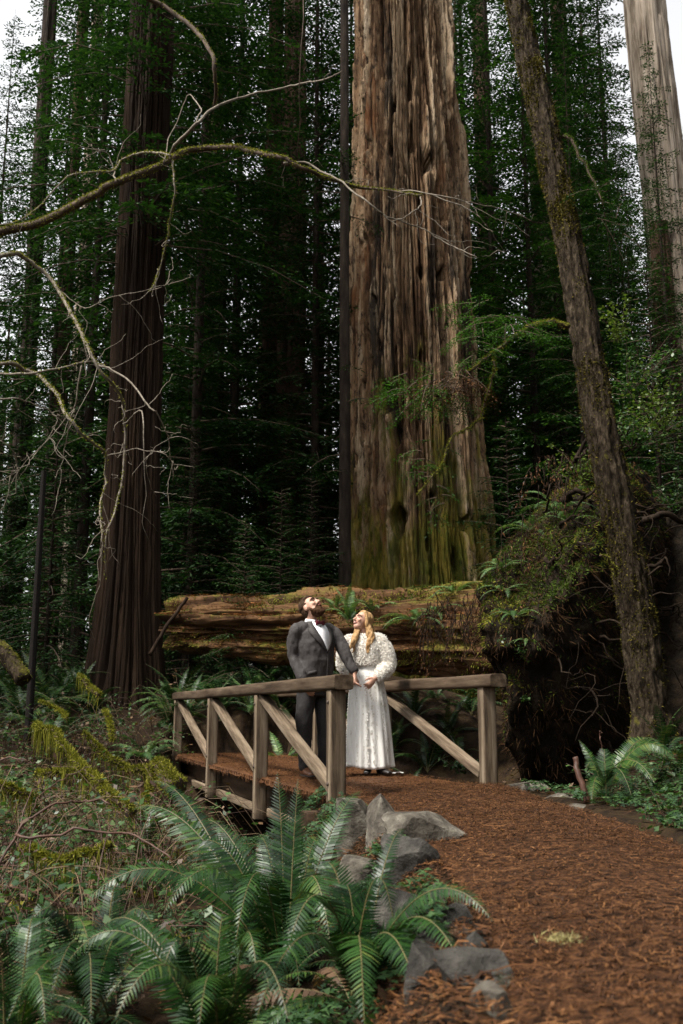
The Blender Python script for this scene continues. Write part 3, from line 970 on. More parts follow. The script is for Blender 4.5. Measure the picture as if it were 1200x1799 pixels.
bole('redwood', 216, 20.5, 34, 0.66, 0.40, M['bark_black'], 201, 'dark shaded redwood trunk rising left of the bridge', na=260, nz=180, ridge=0.075, nrid=13, strips=1, flare=0.45, sprays=105, zr=(9.5, 19), srad=3.9, el=0.15, wd=0.058)
bole('redwood', 466, 31, 34, 0.36, 0.26, M['bark_dark'], 202, 'slim near-black redwood trunk of a close pair', nrid=10, sprays=22, zr=(6, 16), srad=1.8)
bole('redwood', 506, 30, 34, 0.56, 0.34, M['bark_dark'], 203, 'ribbed brown redwood trunk of a close pair', ridge=0.07, sprays=26, zr=(6, 18), srad=1.9)
bole('slim_tree', 606, 22.5, 26, 0.155, 0.09, M['bark_thin'], 204, 'very slim straight trunk touching giant trunk left side', na=30, nz=70, ridge=0.012, nrid=8, sprays=12, zr=(5, 14), srad=1.0)
bole('bleached_redwood', 1262, 31, 36, 0.95, 0.62, M['bark_pale'], 205, 'bleached pale grey trunk at upper right', lean=(-0.035, 0), na=150, nz=130, ridge=0.07, nrid=16, holes=1, sprays=16, zr=(5, 14), spray_mat='needles_blue', srad=2.0)
bole('hollow_redwood', 985, 36, 22, 0.66, 0.35, M['bark_pale'], 206, 'far pale trunk with dark hollow above the root mound', na=160, nz=140, ridge=0.10, nrid=10, holes=1, sprays=30, zr=(7, 16), srad=2.6)
bole('grey_trunk', 8, 32, 34, 0.34, 0.22, M['bark_thin'], 207, 'grey brown trunk standing at the left edge', sprays=14, zr=(6, 18), spray_mat='needles_blue', srad=1.8)
bole('grey_trunk', 106, 36, 34, 0.34, 0.22, M['bark_pale'], 208, 'pale slim trunk between left edge trunk and shaded redwood', sprays=16, zr=(6, 18), srad=1.8)
bole('grey_trunk', 76, 29, 30, 0.24, 0.16, M['bark_dark'], 209, 'dim trunk above the fern bank at left', sprays=18, zr=(5, 14), srad=2.0)
bole('black_pole_tree', 52, 15.2, 4.3, 0.06, 0.045, plain('charred bark', (0.012, 0.010, 0.009), 0.9, 0.1), 210, 'thin black dead pole standing in ferns at left', na=24, nz=60, ridge=0.006, flare=0.1)
bole('redwood', 1215, 27, 13, 0.42, 0.30, M['bark_dark'], 211, 'broken dark trunk before the bleached trunk at right edge', sprays=20, zr=(5, 12), srad=1.9)
bole('redwood', 1040, 45, 34, 0.6, 0.4, M['bark_dark'], 212, 'far dark trunk right of the leaning tree', sprays=10, zr=(6, 16), srad=2)
bole('redwood', 880, 46, 34, 0.6, 0.4, M['bark_dark'], 213, 'far dark trunk right of the giant trunk', sprays=10, zr=(6, 16), srad=2)
bole('redwood', 350, 40, 34, 0.5, 0.35, M['bark_dark'], 214, 'far dark trunk between shaded redwood and slim pair', sprays=14, zr=(6, 18), srad=2)


# ------------------------------------------------------------------ the wood that goes on all round
def wood_mass(name, spots, mats, seed, el=0.42, wd=0.13, label='', node=0.42, trk=0.35):
    r = np.random.default_rng(seed)
    mb = MB()
    for (x, y, H, hb, R, nb) in spots:
        z0 = float(gz(x, y))
        mi = int(r.integers(0, len(mats)))
        for i in range(nb):
            u = ((i + r.random()) / nb) ** 0.9
            h = hb + (H - hb) * u
            L = max(0.8, R * (1 - u) ** 0.6 * r.uniform(0.5, 1.1))
            az = i * 2.4 + r.normal(0, 0.3)
            ax = np.array((math.cos(az), math.sin(az), 0.2 * r.uniform(-0.5, 1)))
            mb.add(*spray_quads((x, y, z0 + h), ax, L, r.uniform(0.2, 0.55), r, el, wd, 0.42, 0.42), mi)
        mb.add(*tube([(x, y, z0 - 0.5), (x, y, z0 + H * 0.5), (x, y, z0 + H)], [0.35, 0.22, 0.03], 8, False), len(mats))
    return tag(mb.build(name, list(mats) + [M['bark_dark']], smooth=False), label, 'forest', kind='stuff')


r_ = np.random.default_rng(5)
sp = []
for k in range(84):
    a = math.radians(-34 + 68 * (k + r_.random()) / 84)
    d = r_.uniform(48, 80)
    sp.append((d * math.sin(a), d * math.cos(a), r_.uniform(14, 30), r_.uniform(0.5, 3), r_.uniform(3.5, 5), 52))
wood_mass('background_forest', sp, [M['needles'], M['needles_blue'], M['needles_light']], 77, 0.62, 0.27, label='dark far-off conifer wood behind all the trunks')
sp = []
for k in range(74):
    a = math.radians(40 + 280 * (k + r_.random()) / 74)
    d = r_.uniform(11, 30)
    x, y = d * math.sin(a), d * math.cos(a)
    if 205 < math.degrees(a) < 272 and d < 25: continue  # out-of-view trees, thickened to block side light; gap left for the sun
    sp.append((x, y, r_.uniform(22, 36), r_.uniform(0.5, 3), r_.uniform(4, 6), 50))
wood_mass('surrounding_forest', sp, [M['needles'], M['needles_blue']], 78, 0.62, 0.26, label='conifer wood going on unseen around and behind the path')

M['moss_gold'] = leaf_mat('olive gold moss', [(0.2, (0.022, 0.020, 0.005)), (0.5, (0.065, 0.054, 0.010)), (0.85, (0.13, 0.105, 0.022))], rough=0.85, spec=0.05, trans=0.2, scale=4)
# ------------------------------------------------------------------ leaning mossy tree
M['bark_lean'] = noise_mat('scaly grey brown bark', [(0.32, (0.006, 0.0045, 0.003)), (0.46, (0.022, 0.016, 0.010)), (0.60, (0.050, 0.037, 0.024)), (0.76, (0.12, 0.095, 0.066))], 22, (1, 1, 0.4), 8, 0.85, 1.0, 0.05, moss=((0.06, 0.052, 0.012), 0.30, 5.0))
lean_pts = np.array([at(1152, 1335, 10.3), at(1130, 1150, 10.3), at(1095, 950, 10.35), at(1050, 720, 10.45), at(1010, 480, 10.6), at(968, 280, 10.75), at(928, 100, 10.9), at(895, -60, 11.0), at(850, -300, 11.3), at(800, -560, 11.6)])
C_ = smooth_poly(lean_pts, 34)
nC, na = len(C_), 90
T_, N_, B_ = frames(C_)
sl = np.linspace(0, 1, nC)
rad = np.interp(sl, [0, 0.05, 0.2, 0.45, 0.7, 1], [0.26, 0.185, 0.168, 0.152, 0.128, 0.08])
aa = np.arange(na) * 2 * math.pi / na
Am, Sm = np.meshgrid(aa, sl * 14)
scales = fbm(np.cos(Am) * 6, np.sin(Am) * 6, Sm * 3.2, 301, 4) + 0.5 * sstep(0.45, 0.55, vn(np.cos(Am) * 5, np.sin(Am) * 5, Sm * 4.0, 303)) - 0.25
lump = fbm(np.cos(Am) * 1.3, np.sin(Am) * 1.3, Sm * 0.7, 305, 3)
Rm = rad[:, None] * (1 + 0.16 * (lump - 0.5)) + 0.055 * (scales - 0.5)
Vl = C_[:, None] + Rm[..., None] * (np.cos(Am)[..., None] * N_[:, None] + np.sin(Am)[..., None] * B_[:, None])
Fl = grid_faces(nC, na, True)
lb = lean_pts[0]
leaner = empty('leaning_tree', (lb[0], lb[1], lb[2] - 0.1), 0, 'leaning moss-flecked trunk in front of the upturned roots', 'tree')
wchild(MB().add(Vl.reshape(-1, 3), Fl).build('trunk', M['bark_lean']), leaner)
r_ = np.random.default_rng(31)
Vf = Vl.reshape(-1, 3)
P, Nn = mesh_points(Vf, Fl, 42000, r_, lambda c, n: (0.05 + 1.6 * np.clip(fbm(c[:, 0] * 5, c[:, 1] * 5, c[:, 2] * 3, 55, 3) - 0.42, 0, 1) * 3) * np.where(c[:, 2] > 6, 2.0, 0.8))
wchild(MB().add(*tufts(P, Nn, r_, (0.012, 0.04), 0.007, droop=0.3)).build('moss', M['moss_gold'], smooth=False), leaner)


def mossy_limb(pts, r0, r1, parent, seed, mat='moss', wob=0.03, n=7, dens=700, bark='branch', L=(0.012, 0.035), name='branch'):
    C = smooth_poly(pts, n, wob, seed)
    v, f = tube(C, np.linspace(r0, r1, len(C)), 7)
    o = MB().add(v, f).build(name, M[bark])
    if parent is not None: wchild(o, parent)
    r = np.random.default_rng(seed)
    if dens:
        ln = np.linalg.norm(np.diff(C, axis=0), axis=1).sum()
        P, N = mesh_points(v, f, int(dens * ln), r, lambda c, n_: 0.12 + np.clip(n_[:, 2], 0, 1) * 1.2)
        mb = MB().add(*tufts(P, N, r, L, 0.005, droop=0.15))
        m = mb.build('moss', M[mat], smooth=False)
        if parent is not None: wchild(m, o)
    return o, C


def spray_obj(specs, mat, parent, seed, el=0.035, wd=0.012, node=0.04, side=0.45, name='crown'):
    """Conifer sprays: specs = (base, direction, length, droop)."""
    r = np.random.default_rng(seed)
    mb = MB()
    for b0, d, L, dr in specs:
        b0, d = np.asarray(b0, float), np.asarray(d, float)
        d = d / np.linalg.norm(d)
        mb.add(*spray_quads(b0, d, L, dr, r, el, wd, node, side), 0)
        s = np.linspace(0, 0.97, 5)
        mb.add(*tube(b0 + d * (s * L)[:, None] - np.array((0, 0, 1.0)) * (dr * L * s * s)[:, None], np.linspace(0.006, 0.002, 5), 4, False), 1)
    o = mb.build(name, [M[mat], M['branch']], smooth=False)
    return wchild(o, parent) if parent is not None else o


# the mossy side branch that reaches left across the giant trunk
mossy_limb([at(1000, 575, 10.4), at(960, 566, 10.2), at(925, 578, 10.0), at(885, 603, 9.9), at(850, 632, 9.8), at(820, 655, 9.75)], 0.028, 0.012, leaner, 401, dens=900)
mossy_limb([at(868, 616, 9.85), at(868, 660, 9.8), at(852, 710, 9.8), at(836, 745, 9.75), at(800, 768, 9.7), at(770, 820, 9.7), at(735, 870, 9.7)], 0.013, 0.004, leaner, 402, dens=700)
mossy_limb([at(975, 235, 10.8), at(1000, 245, 10.7), at(1020, 275, 10.6), at(1045, 320, 10.5), at(1060, 360, 10.4)], 0.022, 0.010, leaner, 403, dens=700, mat='moss_dark')
mossy_limb([at(1085, 1010, 10.1), at(1072, 985, 9.95), at(1055, 975, 9.9)], 0.02, 0.012, leaner, 404, dens=900)
spr = []
r_ = np.random.default_rng(41)
for (px, py, n_, L, sx_) in ((868, 560, 14, 0.38, 60), (905, 590, 7, 0.30, 40), (835, 610, 8, 0.30, 35), (730, 665, 12, 0.34, 50), (770, 700, 10, 0.30, 50), (745, 800, 8, 0.24, 45), (765, 880, 6, 0.2, 40), (820, 640, 8, 0.26, 40)):
    for k in range(n_):
        b0 = at(px + r_.normal(0, sx_ * 0.35), py + r_.normal(0, 16), 9.75 + r_.normal(0, 0.15))
        a = r_.uniform(0, 6.28)
        spr.append((b0, (math.cos(a), math.sin(a) * 0.6, r_.uniform(-0.35, 0.25)), L * r_.uniform(0.6, 1.2), r_.uniform(0.1, 0.6)))
spray_obj(spr, 'needles_light', leaner, 43, name='foliage')
# a snagged clump of withered brown sprays
spr = []
for k in range(30):
    b0 = at(790 + r_.normal(0, 24), 672 + r_.normal(0, 12), 9.7 + r_.normal(0, 0.08))
    spr.append((b0, (r_.normal(), r_.normal() * 0.5, r_.uniform(-1.2, -0.1)), r_.uniform(0.12, 0.28), r_.uniform(0.2, 0.7)))
o = spray_obj(spr, 'litter', leaner, 44, name='withered_foliage')
# dark conifer boughs crossing high up behind the leaning tree
spr = []
for k in range(24):
    b0 = at(r_.uniform(1040, 1110), r_.uniform(320, 420), 10.5 + r_.normal(0, 0.2))
    spr.append((b0, (r_.normal(), r_.normal() * 0.6, r_.uniform(-0.5, 0.3)), r_.uniform(0.25, 0.5), r_.uniform(0.2, 0.6)))
spray_obj(spr, 'needles', leaner, 45, el=0.04, wd=0.014, name='foliage')

# ------------------------------------------------------------------ fallen redwood: log, root plate, roots
LA, LB = np.array((-3.10, 18.4, 2.20)), np.array((3.30, 13.55, 1.68))
AX = (LB - LA) / np.linalg.norm(LB - LA)
LLEN = np.linalg.norm(LB - LA)
SIDE = np.cross(AX, (0, 0, 1.0)); SIDE /= np.linalg.norm(SIDE)      # points to the camera side
if SIDE[1] > 0: SIDE = -SIDE
UPL = np.cross(SIDE, AX); UPL = UPL if UPL[2] > 0 else -UPL


def log_mat():
    m, nt, b = new_mat('mossy rotten log')
    g = nt.nodes.new('ShaderNodeNewGeometry')
    s = nt.nodes.new('ShaderNodeSeparateXYZ')
    nt.links.new(g.outputs['Normal'], s.inputs[0])
    mp = nt.nodes.new('ShaderNodeMapping')
    tc = nt.nodes.new('ShaderNodeTexCoord')
    mp.inputs['Rotation'].default_value = (0, 0, math.atan2(-AX[1], AX[0]) * 1.0)
    mp.inputs['Rotation'].default_value[2] = -math.atan2(AX[1], AX[0])
    nt.links.new(tc.outputs['Object'], mp.inputs[0])
    m2 = nt.nodes.new('ShaderNodeMapping')
    m2.inputs['Scale'].default_value = (0.12, 1, 1)
    nt.links.new(mp.outputs[0], m2.inputs[0])
    f = noise(nt, m2.outputs[0], 6, 8, 0.65)
    c = ramp(nt, [(0.30, (0.010, 0.006, 0.004)), (0.45, (0.046, 0.023, 0.011)), (0.6, (0.105, 0.056, 0.025)), (0.78, (0.17, 0.105, 0.05))], f).outputs[0]
    m3 = nt.nodes.new('ShaderNodeMapping')
    m3.inputs['Scale'].default_value = (0.35, 1, 1)
    nt.links.new(mp.outputs[0], m3.inputs[0])
    n2 = noise(nt, m3.outputs[0], 2.6, 6, 0.65)
    k = maprange(nt, mathn(nt, 'ADD', n2, mathn(nt, 'MULTIPLY', s.outputs[2], 0.08)), 0.55, 0.66)
    mc = ramp(nt, [(0.3, (0.03, 0.03, 0.006)), (0.55, (0.08, 0.072, 0.010)), (0.75, (0.13, 0.115, 0.02))], noise(nt, coords(nt), 14, 4)).outputs[0]
    c = mix(nt, mathn(nt, 'MULTIPLY', k, 0.85), c, mc)
    nt.links.new(c, b.inputs['Base Color'])
    b.inputs['Roughness'].default_value = 0.85
    b.inputs['Specular IOR Level'].default_value = 0.08
    bump(nt, b, f, 0.9, 0.05)
    return m


M['log'] = log_mat()
fallen = empty('fallen_redwood', (3.3, 13.5, -0.3), 0, 'fallen mossy redwood log with huge upturned root mass behind the bridge', 'fallen tree')
nl, na = 250, 150
sl = np.linspace(0, LLEN, nl)
aa = np.arange(na) * 2 * math.pi / na
Am, Sm = np.meshgrid(aa, sl)
Rl = np.interp(sl, [0, 2, 5, LLEN], [0.54, 0.58, 0.66, 0.82])[:, None] * np.ones_like(Am)
ca, sa = np.cos(Am), np.sin(Am)
w = 0.5 * (fbm(ca + 3, sa, Sm * 0.5, 505, 2) - 0.5)
h1 = fbm(np.cos(Am + w) * 3.6, np.sin(Am + w) * 3.6, Sm * 0.28, 501, 3)
h2 = fbm(np.cos(Am + w) * 8, np.sin(Am + w) * 8, Sm * 0.7, 502, 3)
crk = np.clip(1 - np.abs(2 * h1 - 1) * 4.0, 0, 1) ** 1.3
brk = np.floor(Sm * 0.8 + 6 * vn(np.cos(Am) * 3, np.sin(Am) * 3, 0, 511)).astype(np.int64)
plk = _hash(brk, np.floor(Am * 7 + 2 * w).astype(np.int64), brk * 0, 512) - 0.5
st = sstep(0.55, 0.58, vn(np.cos(Am) * 2.6, np.sin(Am) * 2.6, Sm * 0.30, 503))
Rl = Rl + 0.09 * plk - 0.17 * crk - 0.09 * st + 0.09 * (h2 - 0.5) + 0.05 * (fbm(ca * 16, sa * 16, Sm * 4.5, 509, 3) - 0.5) + 0.10 * (fbm(ca * 1.2, sa * 1.2, Sm * 0.6, 504, 2) - 0.5)
# ragged broken end
rag = 0.7 * (fbm(ca * 2.2, sa * 2.2, 0, 507, 3) - 0.35)
S2 = Sm + np.clip(1 - Sm / 1.2, 0, 1) * rag
Vl = LA + AX * S2[..., None] + Rl[..., None] * (ca[..., None] * UPL + sa[..., None] * SIDE)
# close the broken end a hand's breadth inside
endc = LA + AX * 0.30
ring = Vl[0]
inner = endc + (ring - LA - AX * ((ring - LA) @ AX)[:, None]) * 0.75 + AX * 0.12
Vall = np.vstack([endc[None] + AX * 0.15 + np.zeros((na, 3)), inner, Vl.reshape(-1, 3)])
log_o = MB().add(Vall, grid_faces(nl + 2, na, True)).build('log', M['log'])
wchild(log_o, fallen)
NL_, NA_ = nl, na
r_ = np.random.default_rng(51)
Vf, Ff = Vl.reshape(-1, 3), grid_faces(nl, na, True)
# needles caught on the top of the log
P, Nn = mesh_points(Vf, Ff, 13000, r_, lambda c, n: np.clip(n[:, 2] + 0.12, 0, 1) * np.where(c[:, 0] < 1.2, 1.0, 0.25) * np.clip(fbm(c[:, 0] * 1.2, c[:, 1] * 1.2, c[:, 2] * 2, 57, 3) - 0.36, 0.0, 1))
P = P + Nn * 0.022
mb = MB().add(*litter_strands(P, None, (0.03, 0.13), (0.004, 0.010), 0.25, 58))
M['litter_log'] = leaf_mat('fresh rust needles', [(0.1, (0.04, 0.014, 0.006)), (0.5, (0.15, 0.055, 0.018)), (0.9, (0.30, 0.13, 0.045))], rough=0.6, spec=0.1, trans=0.15)
o = wchild(mb.build('needle_litter', M['litter_log'], smooth=False), fallen)
o['kind'] = 'stuff'
# soft moss
P, Nn = mesh_points(Vf, Ff, 26000, r_, lambda c, n: np.clip(n[:, 2] + 0.25, 0.0, 1) * np.clip(fbm(c[:, 0] * 1.0 + 40, c[:, 1] * 1.0, c[:, 2] * 2.5, 59, 3) - 0.46, 0.0, 1) * (0.15 + 2.5 * sstep(0.3, 2.2, c[:, 0])))
wchild(MB().add(*tufts(P, Nn, r_, (0.02, 0.055), 0.009, droop=0.2)).build('moss', M['moss_dark'], smooth=False), fallen)
P, Nn = mesh_points(Vf, Ff, 8000, r_, lambda c, n: np.clip(-n[:, 1] - 0.1, 0.0, 1) * np.clip(fbm(c[:, 0] * 0.8 + 10, c[:, 1] * 0.8, c[:, 2] * 5, 60, 3) - 0.48, 0.0, 1))
wchild(MB().add(*tufts(P, Nn, r_, (0.02, 0.06), 0.008, droop=0.9)).build('moss', M['moss'], smooth=False), fallen)

# root plate: a thick ragged disc of soil and roots standing on edge
M['rootsoil'] = noise_mat('root plate soil', [(0.3, (0.004, 0.003, 0.0025)), (0.5, (0.011, 0.008, 0.005)), (0.7, (0.026, 0.018, 0.011))], 5, bstr=1.0, bdist=0.08, moss=((0.022, 0.026, 0.006), 0.12, 2.0))
M['root'] = noise_mat('root bark', [(0.3, (0.006, 0.004, 0.003)), (0.55, (0.018, 0.012, 0.008)), (0.8, (0.042, 0.030, 0.021))], 9, bstr=0.6)
M['rootlet'] = leaf_mat('brown rootlets', [(0.2, (0.018, 0.010, 0.006)), (0.6, (0.05, 0.027, 0.013)), (0.9, (0.11, 0.06, 0.028))], rough=0.8, spec=0.05, trans=0.1)
PC = np.array((3.30, 13.45, 2.05))
NRM = np.array((AX[0], AX[1], 0.0)); NRM /= np.linalg.norm(NRM)
HOR = np.array((-NRM[1], NRM[0], 0.0))                 # in-plane horizontal, pointing away to the right
if HOR[0] < 0: HOR = -HOR
nu, nv = 130, 90
U, Vv = np.meshgrid(np.linspace(0, 2 * math.pi, nu, endpoint=False), np.linspace(0.0, math.pi, nv), indexing='ij')
du = np.stack([np.sin(Vv) * np.cos(U), np.sin(Vv) * np.sin(U), np.cos(Vv)], -1)
# superellipsoid pancake: axes HOR, Z, NRM
shape = np.sign(du) * np.abs(du) ** np.array((0.9, 0.9, 0.75))
rr = 1 + 0.42 * (fbm(du[..., 0] * 2 + 7, du[..., 1] * 2, du[..., 2] * 2, 601, 4) - 0.5) + 0.16 * (fbm(du[..., 0] * 7, du[..., 1] * 7, du[..., 2] * 7, 602, 3) - 0.5)
Vr = PC + (shape[..., 0:1] * HOR * 2.25 + shape[..., 1:2] * np.array((0, 0, 2.35)) + shape[..., 2:3] * NRM * 0.80) * rr[..., None]
hcoef = shape[..., 0] * rr
topz = 3.75 + 1.30 * hcoef
Vr[..., 2] = np.where(Vr[..., 2] > 1.2, 1.2 + (Vr[..., 2] - 1.2) * np.clip((topz - 1.2) / 3.2, 0.05, 1.1), Vr[..., 2])
Vr[..., 2] = np.maximum(Vr[..., 2], -0.75)
i, j = np.meshgrid(np.arange(nu), np.arange(nv - 1), indexing='ij')
i2 = (i + 1) % nu
Fr = np.stack([i * nv + j, i2 * nv + j, i2 * nv + j + 1, i * nv + j + 1], -1).reshape(-1, 4)
wchild(MB().add(Vr.reshape(-1, 3), Fr[:, ::-1]).build('root_mass', M['rootsoil']), fallen)
r_ = np.random.default_rng(61)
for k in range(120):                                    # broken roots sprouting from the plate
    a = r_.uniform(0, 2 * math.pi)
    q = r_.uniform(0.15, 1.0)
    p0 = PC + HOR * math.cos(a) * 2.1 * q + np.array((0, 0, math.sin(a) * 2.2 * q)) + NRM * (0.65 - 0.35 * q)
    d = HOR * math.cos(a) * q * 0.7 + np.array((0, 0, math.sin(a) * q * 0.7)) + NRM * r_.uniform(0.3, 1.0) + r_.normal(0, 0.25, 3)
    L = r_.uniform(0.2, 0.9)
    pts = [p0 - d * 0.2, p0 + d * L * 0.35, p0 + d * L * 0.7 + r_.normal(0, 0.12, 3), p0 + d * L + r_.normal(0, 0.2, 3) - np.array((0, 0, 0.25 * L))]
    C = smooth_poly(pts, 6, 0.09, k)
    v, f = tube(C, np.linspace(r_.uniform(0.008, 0.035) * (2.0 if k % 9 == 0 else 1), 0.003, len(C)), 6)
    wchild(MB().add(v, f).build('root', M['root']), fallen)
# hair roots and dead needles hanging along the lip of the plate and the log's underside
mb, mb2 = MB(), MB()
for k in range(230):
    if k < 120:
        px, py, Y = r_.uniform(735, 900), r_.uniform(1040, 1110), r_.uniform(11.9, 12.6)
        p0 = at(px, py, Y)
    else:
        a = r_.uniform(0.2, math.pi * 1.1)
        p0 = PC + HOR * math.cos(a) * 2.2 + np.array((0, 0, math.sin(a) * 2.1)) + NRM * r_.uniform(-0.2, 0.6)
    L = r_.uniform(0.15, 0.7)
    pts = [p0, p0 + np.array((r_.normal(0, 0.05), r_.normal(0, 0.05), -L * 0.5)), p0 + np.array((r_.normal(0, 0.09), r_.normal(0, 0.09), -L))]
    C = smooth_poly(pts, 5, 0.02, k)
    mb.add(*tube(C, np.linspace(0.006, 0.0015, len(C)), 4))
    if k % 2 == 0:
        Pn = C[r_.integers(0, len(C), 26)] + r_.normal(0, 0.012, (26, 3))
        mb2.add(*tufts(Pn, np.tile((0, 0, -1.0), (26, 1)), r_, (0.02, 0.06), 0.006, droop=0.4, splay=0.5))
wchild(mb.build('hanging_roots', M['root']), fallen)['kind'] = 'stuff'
wchild(mb2.build('hanging_needles', M['litter'], smooth=False), fallen)['kind'] = 'stuff'
Pm, Nm = mesh_points(Vr.reshape(-1, 3), Fr[:, ::-1], 16000, r_, lambda c, n: np.clip(n[:, 2] + 0.05, 0, 1) * np.clip(fbm(c[:, 0] * 1.3, c[:, 1] * 1.3, c[:, 2] * 1.3, 66, 3) - 0.35, 0.02, 1))
wchild(MB().add(*tufts(Pm, Nm, r_, (0.02, 0.06), 0.010, droop=0.3)).build('moss', M['moss_dark'], smooth=False), fallen)

# shaggy skin of dead needles, rootlets and moss over lip and face
Pm, Nm = mesh_points(Vr.reshape(-1, 3), Fr[:, ::-1], 20000, r_, lambda c, n: (0.10 + np.clip(n[:, 2] + 0.35, 0, 1)) * np.clip(fbm(c[:, 0] * 1.7, c[:, 1] * 1.7, c[:, 2] * 1.7, 67, 3) - 0.30, 0.03, 1))
o = wchild(MB().add(*tufts(Pm, Nm * 0.6, r_, (0.05, 0.20), 0.005, droop=0.9, splay=0.5)).build('shaggy_needles', M['rootlet'], smooth=False), fallen)
o['kind'] = 'stuff'
Pm, Nm = mesh_points(Vr.reshape(-1, 3), Fr[:, ::-1], 7000, r_, lambda c, n: np.clip(n[:, 2] + 0.1, 0, 1) * np.clip(fbm(c[:, 0] * 1.1 + 20, c[:, 1] * 1.1, c[:, 2] * 1.1, 68, 3) - 0.45, 0.0, 1))
wchild(MB().add(*tufts(Pm, Nm, r_, (0.02, 0.07), 0.008, droop=0.5)).build('moss', M['moss'], smooth=False), fallen)

# ------------------------------------------------------------------ dark overgrown bank at right
nb_ = 80
bx, by = np.meshgrid(np.linspace(-3.6, 5.5, nb_), np.linspace(-2.6, 3.6, nb_))
hb_ = np.exp(-(np.abs(bx / 3.0) ** 3 + np.abs(by / 2.3) ** 3))
wx, wy = bx + 7.0, by + 15.2
bz = -0.4 + gz(wx, wy) + hb_ * (4.6 + 1.2 * (fbm(wx * 0.8, wy * 0.8, 0, 71, 4) - 0.5)) + 0.25 * (fbm(wx * 3, wy * 3, 0, 72, 3) - 0.5)
tag(MB().add(np.stack([wx, wy, bz], -1).reshape(-1, 3), grid_faces(nb_, nb_)).build('earth_bank', M['rootsoil']), 'dark overgrown earth bank behind the leaning tree', 'bank', kind='structure')


def bank_z(x, y):
    h = math.exp(-(abs((x - 7) / 3.0) ** 3 + abs((y - 15.2) / 2.3) ** 3))
    return -0.4 + float(gz(x, y)) + h * 4.6


# ------------------------------------------------------------------ places on the fallen tree, the bank and the ground as the eye meets them
from mathutils.bvhtree import BVHTree
_bv = [BVHTree.FromPolygons([tuple(q) for q in Vr.reshape(-1, 3)], [tuple(q) for q in Fr]), BVHTree.FromPolygons([tuple(q) for q in Vall], [tuple(q) for q in grid_faces(NL_ + 2, NA_, True)]),
       BVHTree.FromPolygons([tuple(q) for q in np.stack([wx, wy, bz], -1).reshape(-1, 3)], [tuple(q) for q in grid_faces(nb_, nb_)])]


def on_fallen(px, py, Y=13.0):
    """First point of root plate, log or bank along the sight line, else the given distance."""
    tgt = at(px, py, 10.0) - np.array((0, 0, CAM_Z))
    d = Vector(tgt).normalized()
    best = None
    for t in _bv:
        h = t.ray_cast(Vector((0, 0, CAM_Z)), d)
        if h[0] is not None and (best is None or h[3] < best[1]): best = (h[0], h[3], h[1])
    return np.array(best[0]) if best else at(px, py, Y)

# ------------------------------------------------------------------ ferns
def frond_mesh(C, hint=(0, 0, 1), wmax=0.11, pairs=34, seed=0, mats=None, droop=0.25, stalk=0.12, name='frond'):
    """Sword fern frond along centreline C: stalk and two rows of sickle-shaped leaflets."""
    r = np.random.default_rng(seed)
    C = np.asarray(C, float)
    d = np.concatenate(([0], np.cumsum(np.linalg.norm(np.diff(C, axis=0), axis=1))))
    s = np.concatenate([np.linspace(0, stalk, 3, endpoint=False), np.linspace(stalk, 1, pairs)])
    P = np.stack([np.interp(s * d[-1], d, C[:, k]) for k in range(3)], -1)
    T = np.gradient(P, axis=0)
    T /= np.linalg.norm(T, axis=1, keepdims=True) + 1e-9
    N = np.asarray(hint, float) - T * (T @ np.asarray(hint, float))[:, None]
    N /= np.linalg.norm(N, axis=1, keepdims=True) + 1e-9
    B = np.cross(N, T)
    mb = MB()
    k_ = slice(0, None, 2)
    mb.add(*tube(P[k_], np.linspace(0.0042, 0.0012, len(P[k_])), 4, False), 1)
    P, T, N, B, q = P[3:], T[3:], N[3:], B[3:], np.linspace(0, 1, pairs)
    prof = np.interp(q, [0, 0.08, 0.3, 0.6, 0.85, 1], [0.5, 0.78, 1.0, 0.86, 0.45, 0.06])
    hw0 = d[-1] * (1 - stalk) / pairs * 0.44
    for sg in (1, -1):
        L = wmax * prof * r.uniform(0.9, 1.08, pairs)
        dirv = B * sg + T * (0.22 + 0.55 * q ** 2)[:, None] + N * r.normal(0.0, 0.07, pairs)[:, None]
        dirv /= np.linalg.norm(dirv, axis=1, keepdims=True)
        base = P + T * (r.normal(0, hw0 * 0.15, pairs) + (hw0 if sg > 0 else 0))[:, None]
        dd = droop * r.uniform(0.6, 1.4, pairs)
        rows = []
        for t, wv in ((0.0, 0.55), (0.14, 1.0), (0.55, 0.82), (1.0, 0.08)):
            c = base + dirv * (L * t)[:, None] - N * (L * dd * t * t)[:, None] + T * (L * 0.12 * t * t)[:, None]
            h = (hw0 * wv * np.minimum(1, prof + 0.25))[:, None]
            rows += [c - T * h, c + T * h]
        V = np.stack(rows, 1).reshape(-1, 3)
        b = (np.arange(pairs) * 8)[:, None, None]
        f = np.array([[0, 1, 3, 2], [2, 3, 5, 4], [4, 5, 7, 6]])[None]
        mb.add(V, (b + f).reshape(-1, 4), 0)
    return mb.mesh(name, mats or [M['fern'], M['rachis']], smooth=False)


def arc_line(L, e0, e1, n=16, side=0.0):
    s = np.linspace(0, 1, n)
    a = math.radians(e0) + math.radians(e1 - e0) * s ** 1.15
    st = L / (n - 1)
    x, z = np.concatenate(([0], np.cumsum(np.cos(a[:-1]) * st))), np.concatenate(([0], np.cumsum(np.sin(a[:-1]) * st)))
    return np.stack([x, side * L * s * s, z], -1)


